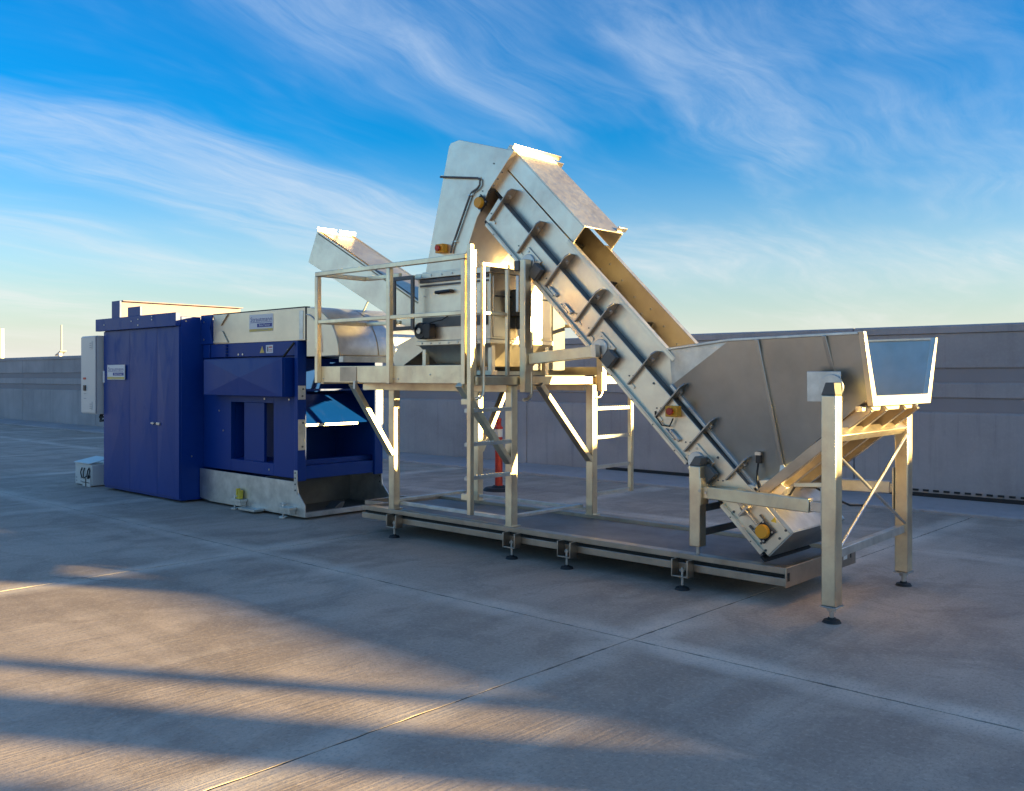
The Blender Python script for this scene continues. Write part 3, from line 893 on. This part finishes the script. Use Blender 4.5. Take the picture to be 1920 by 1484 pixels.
near_bar = [(6.085, 1.945), (6.125, 1.945), (6.305, 1.50), (6.245, 1.445)]
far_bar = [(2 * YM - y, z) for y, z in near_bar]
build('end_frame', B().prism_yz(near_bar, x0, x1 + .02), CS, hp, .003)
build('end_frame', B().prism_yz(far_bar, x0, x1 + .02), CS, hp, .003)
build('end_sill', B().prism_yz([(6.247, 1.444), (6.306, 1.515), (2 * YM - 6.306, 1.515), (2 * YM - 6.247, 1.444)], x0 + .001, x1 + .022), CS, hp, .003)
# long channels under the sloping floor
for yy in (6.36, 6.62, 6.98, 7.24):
    build('floor_channel', B().bar((-3.34, yy, .765), (-2.52, yy, 1.435), .05, .075), 'frame_steel', hp, .004)  # darker steel stands in for shade under the hopper floor
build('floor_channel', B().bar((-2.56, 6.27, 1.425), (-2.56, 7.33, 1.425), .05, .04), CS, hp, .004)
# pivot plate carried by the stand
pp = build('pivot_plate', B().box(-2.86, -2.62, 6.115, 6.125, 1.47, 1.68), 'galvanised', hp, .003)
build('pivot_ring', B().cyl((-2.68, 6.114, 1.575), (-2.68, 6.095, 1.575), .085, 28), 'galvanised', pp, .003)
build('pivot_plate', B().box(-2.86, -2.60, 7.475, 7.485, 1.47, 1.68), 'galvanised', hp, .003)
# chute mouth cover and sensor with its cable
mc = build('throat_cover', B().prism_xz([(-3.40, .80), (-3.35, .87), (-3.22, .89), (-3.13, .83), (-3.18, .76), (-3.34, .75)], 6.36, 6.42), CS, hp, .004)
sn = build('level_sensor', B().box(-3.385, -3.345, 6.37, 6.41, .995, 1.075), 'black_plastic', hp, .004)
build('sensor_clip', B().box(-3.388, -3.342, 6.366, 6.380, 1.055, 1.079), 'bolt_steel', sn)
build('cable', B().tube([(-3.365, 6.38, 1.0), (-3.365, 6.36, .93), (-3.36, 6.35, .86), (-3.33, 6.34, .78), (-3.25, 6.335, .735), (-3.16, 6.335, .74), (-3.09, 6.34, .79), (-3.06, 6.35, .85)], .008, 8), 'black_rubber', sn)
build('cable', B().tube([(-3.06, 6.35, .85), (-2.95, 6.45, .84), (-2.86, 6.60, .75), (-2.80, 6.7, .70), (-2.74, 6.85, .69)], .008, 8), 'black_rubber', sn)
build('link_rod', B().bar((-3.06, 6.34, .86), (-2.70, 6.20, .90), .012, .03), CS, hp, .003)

# ------------------------------------------------------------------ hopper stand on the right
hs = thing('hopper_stand', 'tall two-legged steel stand with crossed rods carrying the hopper at the right', 'stand', (-2.65, 6.75, 0))
P1 = (-2.695, -2.595, 5.975, 6.085)
P2 = (-2.745, -2.645, 7.42, 7.53)
for (xa, xb, ya, yb), zt in ((P1, 1.52), (P2, 1.465)):
    l_ = build('leg', B().box(xa, xb, ya, yb, .115, zt), PS, hs, .007)
    if zt > 1.5:
        build('leg_cap', B().prism_xz([(xa, zt + .001), (xb, zt + .001), (xb - .01, zt + .085), (xa + .03, zt + .085)], ya, yb), 'dark_steel', l_, .004)
    build('foot_plate', B().box(xa - .008, xb + .008, ya - .008, yb + .008, .105, .1145), 'bolt_steel', l_, .002)
    jack(hs, (xa + xb) / 2, (ya + yb) / 2, .108, 0, .017, .062)
build('cross_beam', B().bar((-2.66, 6.087, 1.245), (-2.69, 7.418, 1.245), .07, .07, (.7, 0, .7)), PS, hs, .004)
build('cross_beam', B().bar((-2.64, 6.087, .455), (-2.69, 7.418, .455), .05, .06), 'galvanised', hs, .004)
for a, c in (((-2.632, 6.087, 1.12), (-2.665, 7.418, .50)), ((-2.612, 6.087, .50), (-2.645, 7.418, 1.20))):
    build('cross_rod', B().cyl(a, c, .011, 10), 'bolt_steel', hs)
build('side_plate', B().box(-2.705, -2.697, 5.99, 6.07, .62, .90), 'galvanised', hs, .002)
build('side_plate', B().box(-2.757, -2.747, 7.40, 7.52, .60, .93), PS, hs, .002)

# ------------------------------------------------------------------ lower conveyor supports
for yy, who in ((6.215, 'front'), (7.30, 'rear')):
    lbl = 'short steel support column with a long arm clamping the conveyor foot, nearer the camera' if who == 'front' else 'short steel support column behind the conveyor foot, its arm meeting the far stand leg'
    cs_ = thing('conveyor_support', lbl, 'support', (-3.82, yy + .05, .27), 'lower conveyor supports')
    x0c, x1c = -3.865, -3.770
    co = build('column', B().box(x0c, x1c, yy, yy + .095, .335, .955), PS, cs_, .007)
    build('column_cap', B().prism_xz([(x0c, .957), (x1c, .957), (x1c + .01, 1.02), (x0c + .05, 1.03)], yy, yy + .095), 'dark_steel', co, .004)
    build('foot_bolt', B().cyl((-3.8175, yy + .05, .2405 if who == 'rear' else .2735), (-3.8175, yy + .05, .334), .014, 12), 'bolt_steel', co)
    build('bracket', B().box(x1c + .001, x1c + .016, yy - .01, yy + .105, .66, .87).box(x1c + .016, x1c + .06, yy + .02, yy + .07, .71, .80), PS, co, .004)
    bolts(co, [(x1c + .008, yy - .01, .77), (x1c + .04, yy + .02, .755)], .012)
    ya2 = 6.03 if who == 'front' else 7.46
    am = build('arm', B().bar((-3.71, yy + .04, .757), (-2.79, ya2, .767), .055, .095), 'galvanised' if who == 'rear' else PS, cs_, .006)
    build('arm_bracket', B().box(-2.788, -2.70 if who == 'front' else -2.76, ya2 - .025, ya2 + .025, .73, .80), 'bolt_steel', am, .004)
for z in (.628, .443):
    pass
cb = thing('cross_tie', 'dark double steel tie running back between the two conveyor support columns', 'tie bar', (-3.80, 6.8, .3))
build('tie', B().box(-3.795, -3.775, 6.312, 7.298, .600, .655), 'dark_steel', cb, .003)
build('tie', B().box(-3.795, -3.775, 6.312, 7.298, .415, .470), 'dark_steel', cb, .003)

# upper supports standing on the platform edge
for yy, who in ((6.225, 'front'), (7.36, 'rear')):
    lbl = 'tall steel column on the platform edge with an arm holding the conveyor, nearer the camera' if who == 'front' else 'steel column on the far platform edge holding the conveyor from behind'
    us_ = thing('upper_support', lbl, 'support', (-5.62, yy + .04, 1.645), 'upper conveyor supports')
    co = build('column', B().box(-5.640, -5.575, yy, yy + .085, 1.50, 2.70), PS, us_, .006)
    build('column_head', B().box(-5.70, -5.641, yy - .012, yy + .08, 2.60, 2.69), 'dark_steel', co, .004)
    build('hanger', B().box(-5.705, -5.67, yy + .02, yy + .055, 2.23, 2.56), 'galvanised', co, .004)
    build('bracket', B().box(-5.574, -5.555, yy - .012, yy + .09, 1.69, 1.90), PS, co, .003)
    yb_ = 6.275 if who == 'front' else 7.30
    am = build('arm', B().bar((-5.55, yy + .045, 1.80), (-4.80, yb_, 1.858), .055, .10), PS, us_, .006)
    build('arm_cap', B().bar((-4.845, yb_, 1.8545), (-4.795, yb_, 1.8585), .062, .107), CS, am, .003)

# ------------------------------------------------------------------ baler
ba = thing('baler', 'large blue baling press with a tall cabinet and beige curved hood on the left', 'baler', (-11.2, 6.7, 0))
BP = 'blue_paint'
GV = 'galvanised'
YB = 6.27


def cross_broken(bl, x0, x1, z0, z1, y, depth, cxf=.5, czf=.5, inward=False):
    """sheet stiffened by diagonal creases: four facets meeting at a point"""
    yc = y + (depth if inward else -depth)
    v = [(x0, y, z0), (x1, y, z0), (x1, y, z1), (x0, y, z1), (x0 + (x1 - x0) * cxf, yc, z0 + (z1 - z0) * czf)]
    v += [(x0, y + .02, z0), (x1, y + .02, z0), (x1, y + .02, z1), (x0, y + .02, z1)]
    return bl.add(v, [(0, 1, 4), (1, 2, 4), (2, 3, 4), (3, 0, 4), (0, 5, 6, 1), (1, 6, 7, 2), (2, 7, 8, 3), (3, 8, 5, 0), (5, 8, 7, 6)])


cab = build('cabinet', B().box(-13.55, -11.30, 5.955, 6.95, .03, 2.42), BP, ba, .006)
xs_ = [-13.53, -12.70, -11.905, -11.40]
for k in range(3):
    dd = build('cabinet_door', cross_broken(B(), xs_[k] + .003, xs_[k + 1] - .003, .07, 2.285, 5.932, .014, (.62, .75, .45)[k], (.36, .45, .5)[k]), BP, ba, 0, smooth=False)
    if k == 1:
        build('handle', B().box(-12.02, -11.93, 5.895, 5.925, 1.005, 1.025).cyl((-11.96, 5.93, 1.015), (-11.96, 5.89, 1.015), .02, 12), 'bolt_steel', dd, .003)
    if k == 2:
        build('lock', B().box(-11.89, -11.80, 5.905, 5.932, .995, 1.03), 'bolt_steel', dd, .003)
build('corner_post', B().box(-11.395, -11.302, 5.925, 5.954, .05, 2.29), BP, ba, .004)
lin = build('lintel', B().prism_xz([(-13.70, 2.296), (-11.31, 2.296), (-11.31, 2.470), (-13.70, 2.470)], 5.885, 5.953), BP, ba, .004)
build('lintel_upstand', B().box(-13.20, -12.95, 5.90, 5.93, 2.471, 2.71), BP, lin, .003)
build('lintel_upstand', B().box(-12.70, -12.33, 5.90, 5.93, 2.471, 2.60), BP, lin, .003)
bolts(lin, [(-13.4, 5.885, 2.38), (-12.55, 5.885, 2.40), (-12.35, 5.885, 2.42), (-12.35, 5.885, 2.34), (-11.95, 5.885, 2.40), (-11.95, 5.885, 2.44)], .010)
gs = build('guide_sheet', B().box(-13.22, -13.18, 6.02, 7.95, 2.43, 2.715), 'sun_glow_pink', ba, .004)
build('guide_flange', B().box(-13.30, -13.10, 6.02, 7.95, 2.716, 2.73), 'sun_glow_pink', gs, .003)
build('rear_body', B().box(-13.5, -11.31, 6.96, 7.95, .05, 2.40), BP, ba, .006)
bolts(cab, [(-11.30, 6.10, .60), (-11.30, 6.32, 1.1), (-11.30, 6.02, 2.36)], .012, (1, 0, 0))
# electrical cabinet
eb = build('control_cabinet', B().box(-14.12, -13.606, 5.865, 6.12, 1.09, 2.235), 'grey_enamel', ba, .008)
ebd = build('door', B().box(-14.105, -13.62, 5.845, 5.863, 1.105, 2.22), 'grey_enamel', eb, .006)
build('door_edge', B().box(-13.619, -13.604, 5.85, 5.8645, 1.10, 2.225), 'label_grey', eb)
build('indicator', B().box(-14.02, -13.93, 5.838, 5.845, 1.595, 1.625), 'red_plastic', ebd, .002)
build('main_switch', B().box(-13.99, -13.93, 5.825, 5.845, 1.43, 1.51), 'black_plastic', ebd, .003)
for z in (1.385, 1.315):
    build('label_strip', B().box(-14.0, -13.92, 5.842, 5.845, z - .004, z + .004), 'label_grey', ebd)
for z0 in (2.04, 1.15):
    vv = build('vent', B().box(-13.80, -13.715, 5.838, 5.845, z0, z0 + .12), 'grey_enamel', ebd, .002)
    build('louvres', B().box(-13.79, -13.725, 5.8365, 5.838, z0 + .02, z0 + .03).box(-13.79, -13.725, 5.8365, 5.838, z0 + .05, z0 + .06).box(-13.79, -13.725, 5.8365, 5.838, z0 + .08, z0 + .09), 'label_grey', vv)
build('cable_loop', B().tube([(-13.72, 6.0, 1.09), (-13.71, 5.97, 1.02), (-13.64, 5.93, .99), (-13.56, 5.945, 1.0)], .016, 8).tube([(-13.76, 6.0, 1.09), (-13.73, 5.96, 1.05), (-13.64, 5.92, 1.04), (-13.56, 5.94, 1.05)], .012, 8), 'black_rubber', eb)
build('conduit', B().tube([(-13.57, 6.2, 1.0), (-13.59, 6.2, .8), (-13.58, 6.2, .5)], .018, 8), 'black_rubber', eb)
# maker's plates


def makers_plate(parent, x0, x1, z0, z1, y):
    pl_ = build('makers_plate', B().box(x0, x1, y - .003, y, z0, z1), 'label_white', parent)
    h_ = z1 - z0
    w_ = x1 - x0
    build('yellow_stripe', B().box(x0 + .004, x1 - .004, y - .0042, y - .0032, z0 + .004, z0 + h_ * .17), 'label_yellow', pl_)
    build('small_print', B().box(x0 + w_ * .32, x0 + w_ * .8, y - .0052, y - .0044, z0 + h_ * .085, z0 + h_ * .115), 'label_grey', pl_)
    build('blue_bar', B().box(x0 + w_ * .34, x0 + w_ * .96, y - .0042, y - .0032, z0 + h_ * .26, z0 + h_ * .47), 'label_blue', pl_)
    text_mesh('lettering', 'BaleTainer', h_ * .19, (x0 + w_ * .42, y - .0048, z0 + h_ * .31), 'label_white', pl_, w_ * .46)
    text_mesh('lettering', 'Strautmann', h_ * .36, (x0 + w_ * .05, y - .0045, z0 + h_ * .60), 'label_blue', pl_, w_ * .90)
    build('underline', B().box(x0 + w_ * .05, x0 + w_ * .95, y - .0042, y - .0032, z0 + h_ * .53, z0 + h_ * .555), 'label_blue', pl_)


mpd = build('plate_backing', B().box(-13.35, -12.80, 5.905, 5.911, 1.595, 1.805), 'label_white', ba)
makers_plate(mpd, -13.345, -12.805, 1.60, 1.80, 5.9045)
build('paper_tag', B().box(-13.54, -13.49, 5.92, 5.93, 1.55, 1.72), 'label_white', ba)
# press body: front wall with two deep bays, top beam, pusher box
fw = build('front_wall', B().box(-11.295, -10.62, YB, YB + .06, .45, 1.88).box(-9.66, -9.14, YB, YB + .06, .45, 1.88).box(-10.62, -9.66, YB, YB + .06, 1.32, 1.88).box(-10.62, -9.66, YB, YB + .06, .45, .60), BP, ba, .004)
build('bay_post', B().box(-10.335, -9.885, YB + .015, YB + .05, .601, 1.319), BP, fw, .003)
build('bay_back', B().box(-10.62, -9.66, YB + .28, YB + .30, .58, 1.33), BP, ba)
build('bay_side', B().box(-10.65, -10.622, YB + .061, YB + .279, .58, 1.33).box(-9.658, -9.63, YB + .061, YB + .279, .58, 1.33).box(-10.62, -9.66, YB + .061, YB + .279, 1.321, 1.33), BP, ba)
build('bay_floor', B().prism_yz([(YB + .061, .585), (YB + .061, .60), (YB + .279, .63), (YB + .279, .585)], -10.61, -9.67), BP, ba)
tbm = build('top_beam', B().box(-11.05, -9.12, YB - .035, YB + .09, 1.885, 2.055), BP, ba, .004)
build('end_bracket', B().box(-11.22, -11.06, YB - .05, YB + .05, 1.88, 2.05), BP, ba, .004)
build('warning_triangle', B().prism_xz([(-9.90, 1.925), (-9.80, 1.925), (-9.85, 2.01)], YB - .0372, YB - .036), 'label_yellow', tbm)
il = build('instruction_label', B().box(-9.765, -9.615, YB - .0375, YB - .036, 1.922, 2.018), 'label_white', tbm)
build('pictogram', B().box(-9.735, -9.715, YB - .0385, YB - .038, 1.94, 2.0), 'black_plastic', il)
build('print', B().box(-9.70, -9.63, YB - .0385, YB - .038, 1.985, 2.0).box(-9.70, -9.63, YB - .0385, YB - .038, 1.96, 1.966).box(-9.70, -9.63, YB - .0385, YB - .038, 1.942, 1.948), 'red_plastic', il)
bolts(tbm, [(-10.28, YB - .035, 1.915), (-10.38, YB - .035, 1.915), (-9.30, YB - .035, 1.95)], .014)
for z in (1.91, 1.95, 1.99, 2.03):
    build('hinge_knuckle', B().cyl((-10.66, YB - .05, z - .014), (-10.66, YB - .05, z + .014), .022, 10), BP, tbm)
bolts(tbm, [(-10.9 + .21 * k, YB - .01, 2.055) for k in range(9)], .012, (0, 0, 1), BP)
pbx = build('pusher_box', B().box(-10.98, -9.205, 6.115, 6.269, 1.405, 1.860), BP, ba, .005)
build('pusher_front', cross_broken(B(), -10.975, -9.21, 1.41, 1.855, 6.092, .022), BP, pbx, 0, smooth=False)
bolts(fw, [(-9.85, YB, 1.37), (-9.33, YB, 1.37), (-10.9, YB, 1.2), (-10.8, YB, .95), (-9.75, YB, .52)], .013)
build('stay', B().cyl((-9.30, 6.16, 1.86), (-9.13, 6.20, 2.03), .014, 8), 'black_rubber', ba)
# body behind the front wall
build('press_chamber', B().box(-11.29, -9.95, YB + .31, 7.40, .45, 1.88), BP, ba)
build('chamber_top', B().box(-11.04, -9.13, YB + .092, 7.46, 1.885, 2.05), BP, ba, .004)
build('far_wall', B().box(-9.97, -9.10, 7.401, 7.455, .45, 1.88), BP, ba, .004)
fp = build('front_post', B().box(-9.138, -9.075, YB - .06, YB + .06, .43, 2.05), BP, ba, .004)
for z0, z1 in ((1.375, 1.535), (.79, 1.145)):
    q = build('post_plate', B().box(-9.074, -9.068, YB - .055, YB + .045, z0, z1), GV, fp, .001)
    bolts(q, [(-9.068, YB, z0 + .04), (-9.068, YB + .01, z1 - .04)], .012, (1, 0, 0), 'dark_steel')
ffp = build('far_post', B().box(-9.098, -9.06, 7.33, 7.455, .43, 1.88), BP, ba, .004)
q = build('post_plate', B().box(-9.059, -9.053, 7.35, 7.45, 1.05, 1.56), GV, ffp, .001)
bolts(q, [(-9.053, 7.40, z) for z in (1.15, 1.3, 1.45)], .011, (1, 0, 0), 'dark_steel')
# flap and sheets inside the open end
fl = build('tipping_flap', B().sheet([(-9.15, YB + .065, 1.09), (-9.15, 7.39, 1.09), (-9.62, 7.39, 1.42), (-9.62, YB + .065, 1.42)], -.014), BP, ba)
ed = build('wear_strip', B().box(-9.155, -9.125, YB + .065, 7.12, 1.055, 1.088), GV, fl, .002)
bolts(ed, [(-9.125, y_, 1.072) for y_ in (6.42, 6.62, 6.82, 7.02)], .011, (1, 0, 0), 'dark_steel')
build('upper_sheet', B().sheet([(-9.72, YB + .065, 1.45), (-9.72, 7.39, 1.45), (-9.60, 7.39, 1.86), (-9.60, YB + .065, 1.86)], -.012), BP, ba)
build('upper_strip', B().box(-9.24, -9.15, YB + .065, 7.35, 1.47, 1.495), BP, ba, .003)
build('end_sill', B().box(-9.20, -9.09, YB + .062, 7.329, .45, .60), BP, ba, .004)
build('sill_step', B().box(-9.28, -9.20, YB + .062, 7.39, .60, .66), BP, ba, .004)
# galvanised skid
for yy in (6.205, 7.45):
    sp2 = build('skid_plate', B().prism_xz([(-11.28, .06), (-11.28, .44), (-9.09, .425), (-9.06, .30), (-8.93, .17), (-8.92, .03), (-11.0, .03)], yy, yy + .014), GV, ba, .002)
    st2 = build('skid_bracket', B().box(-9.125, -9.065, yy - .012, yy - .001, .28, .56), GV, sp2, .002)
    bolts(st2, [(-9.095, yy - .012, z) for z in (.33, .40, .47, .53)], .010, mat='dark_steel')
build('skid_floor', B().box(-11.2, -9.0, 6.22, 7.449, .035, .055), 'dark_steel', ba)
build('skid_sill', B().box(-8.985, -8.925, 6.22, 7.449, .028, .085), GV, ba, .003)
build('skid_back', B().box(-9.75, -9.72, 6.22, 7.449, .056, .44), 'dark_steel', ba)
build('floor_latch', B().prism_yz([(6.75, .056), (6.88, .056), (6.92, .13), (6.86, .13)], -9.30, -9.12), 'dark_steel', ba, .004)
for xf, yl in ((-10.25, True), (-9.20, False)):
    ft = build('skid_foot', B().box(xf - .10, xf + .12, 6.10, 6.20, .10, .135).box(xf - .03, xf + .10, 6.12, 6.20, .055, .099).cyl((xf - .06, 6.14, .02), (xf - .06, 6.14, .18), .014, 10).cyl((xf - .06, 6.14, 0), (xf - .06, 6.14, .02), .05, 14), GV, ba, .003)
    build('adjuster', B().bar((xf - .12, 6.14, .165), (xf, 6.14, .165), .02, .016), 'bolt_steel', ft, .002)
    if yl:
        build('tie_down', B().box(xf - .04, xf - .01, 6.14, 6.19, .136, .26).box(xf + .01, xf + .045, 6.14, 6.19, .136, .24).box(xf - .01, xf + .01, 6.14, 6.19, .136, .19), 'yellow_label', ft, .004)
build('skid_runner', B().box(-10.1, -9.75, 6.06, 6.20, .025, .053), GV, ba, .003)
# beige top box and curved hood
tbx = build('top_box', B().box(-11.0, -8.965, YB - .03, 7.45, 2.057, 2.435), 'hood_steel', ba, .004)
build('edge_trim', B().box(-8.964, -8.942, YB - .034, YB + .02, 2.057, 2.445), 'black_rubber', ba)
build('hinge_plate', B().box(-9.08, -9.005, YB - .036, YB - .031, 2.07, 2.40), GV, tbx, .002)
build('top_edge', B().box(-11.0, -8.97, YB - .032, YB - .012, 2.436, 2.446), 'black_rubber', tbx)
makers_plate(tbx, -10.14, -9.62, 2.185, 2.395, YB - .0305)
arc = [(-8.94 + .60 * math.sin(k), 1.875 + .555 * math.cos(k)) for k in (R(2) + R(88) * i / 16 for i in range(17))]
hood = build('curved_hood', B().prism_xz([(-8.94, 1.87)] + [(-8.94, 2.43)] + arc, YB - .03, 7.45), 'hood_steel', ba, .003)
arc2 = [(-8.94 + .604 * math.sin(k), 1.875 + .559 * math.cos(k)) for k in (R(5) + R(84) * i / 14 for i in range(15))]
arc3 = [(-8.94 + .610 * math.sin(k), 1.875 + .565 * math.cos(k)) for k in (R(5) + R(84) * i / 14 for i in range(15))]
hs_ = build('hood_sheet', B().prism_xz(arc2 + arc3[::-1], YB - .02, 6.78), GV, hood)
build('hood_sheet', B().prism_xz(arc2 + arc3[::-1], 6.80, 7.44), GV, hood)
build('hood_trim', B().tube([(x_, YB - .035, z_) for x_, z_ in [(-8.94 + .30 * math.sin(k), 1.95 + .40 * math.cos(k)) for k in (R(0) + R(95) * i / 10 for i in range(11))]], .008, 6), GV, hood)
build('hood_channel', B().box(-8.40, -8.325, YB + .02, 7.40, 1.80, 1.868), GV, ba, .003)
# folded hinge bracket between cabinet and top box
hb = build('hinge_bracket', B().prism_xz([(-11.28, 2.44), (-10.98, 2.44), (-11.06, 2.25), (-10.98, 2.06), (-11.28, 2.06)], YB - .05, YB - .032), BP, ba, .002)
bolts(hb, [(-11.20, YB - .05, 2.35), (-11.20, YB - .05, 2.12)], .014)
build('bracket_flange', B().prism_xz([(-10.975, 2.43), (-10.62, 2.43), (-10.79, 2.29)], YB - .050, YB - .034).prism_xz([(-10.975, 2.07), (-10.62, 2.07), (-10.75, 2.22), (-10.85, 2.22)], YB - .050, YB - .034), 'hood_steel', hb, .002)

# ------------------------------------------------------------------ loose parts on the ground left of the baler
jb = thing('junction_box', 'open white metal junction box with a loop of black cable beside the blue cabinet', 'junction box', (-14.2, 6.0, 0))
jbb = build('housing', B().box(-14.52, -13.93, 5.93, 6.20, .012, .33), 'grey_enamel', jb, .01)
build('lid', B().prism_yz([(5.90, .335), (6.24, .40), (6.24, .412), (5.90, .347)], -14.50, -13.95), 'grey_enamel', jb, .003)
build('front_cover', B().box(-14.20, -13.94, 5.905, 5.928, .0, .13), 'grey_enamel', jb, .004)
build('strap', B().box(-14.20, -13.95, 5.898, 5.904, .055, .065).box(-14.085, -14.065, 5.898, 5.904, .0, .12), 'black_plastic', jb)
build('cable', B().tube([(-14.26, 5.925, .27), (-14.25, 5.90, .20), (-14.20, 5.895, .13), (-14.10, 5.89, .125), (-14.03, 5.90, .16), (-14.01, 5.905, .24), (-13.98, 5.91, .28), (-13.955, 5.91, .24), (-13.97, 5.90, .16)], .009, 8).tube([(-14.17, 5.925, .27), (-14.17, 5.905, .20), (-14.16, 5.90, .13)], .009, 8), 'black_rubber', jb)
build('plug', B().box(-14.0, -13.965, 5.885, 5.92, .12, .17), 'black_plastic', jb, .004)
for x_ in (-14.46, -14.30):
    for z_ in (.06, .11):
        bolts(jbb, [(x_, 5.93, z_)], .012, mat='label_grey')
pk = build('loose_panel', B().prism_yz([(6.32, .30), (6.55, .315), (6.55, .325), (6.32, .31)], -14.95, -14.2), 'grey_enamel', None, .003)
tag(pk, 'flat white metal panel sticking out left behind the junction box', 'panel')
pk.location.z = .30
bk = build('carton', B().box(-14.9, -14.25, 6.30, 6.58, 0.0, .298), 'grey_enamel', None, .006)
tag(bk, 'low pale carton on the ground behind the junction box', 'carton')
sl = build('loose_panel', B().prism_yz([(6.62, .40), (6.95, .44), (6.95, .455), (6.62, .415)], -14.3, -13.6), 'grey_enamel', None, .003)
tag(sl, 'tilted pale panel lying behind the junction box against the cabinet', 'panel')
sl.location.z = .40
b3 = build('carton', B().box(-14.25, -13.62, 6.62, 6.95, 0.0, .398), 'grey_enamel', None, .006)
tag(b3, 'taller pale carton on the ground under the tilted panel', 'carton')
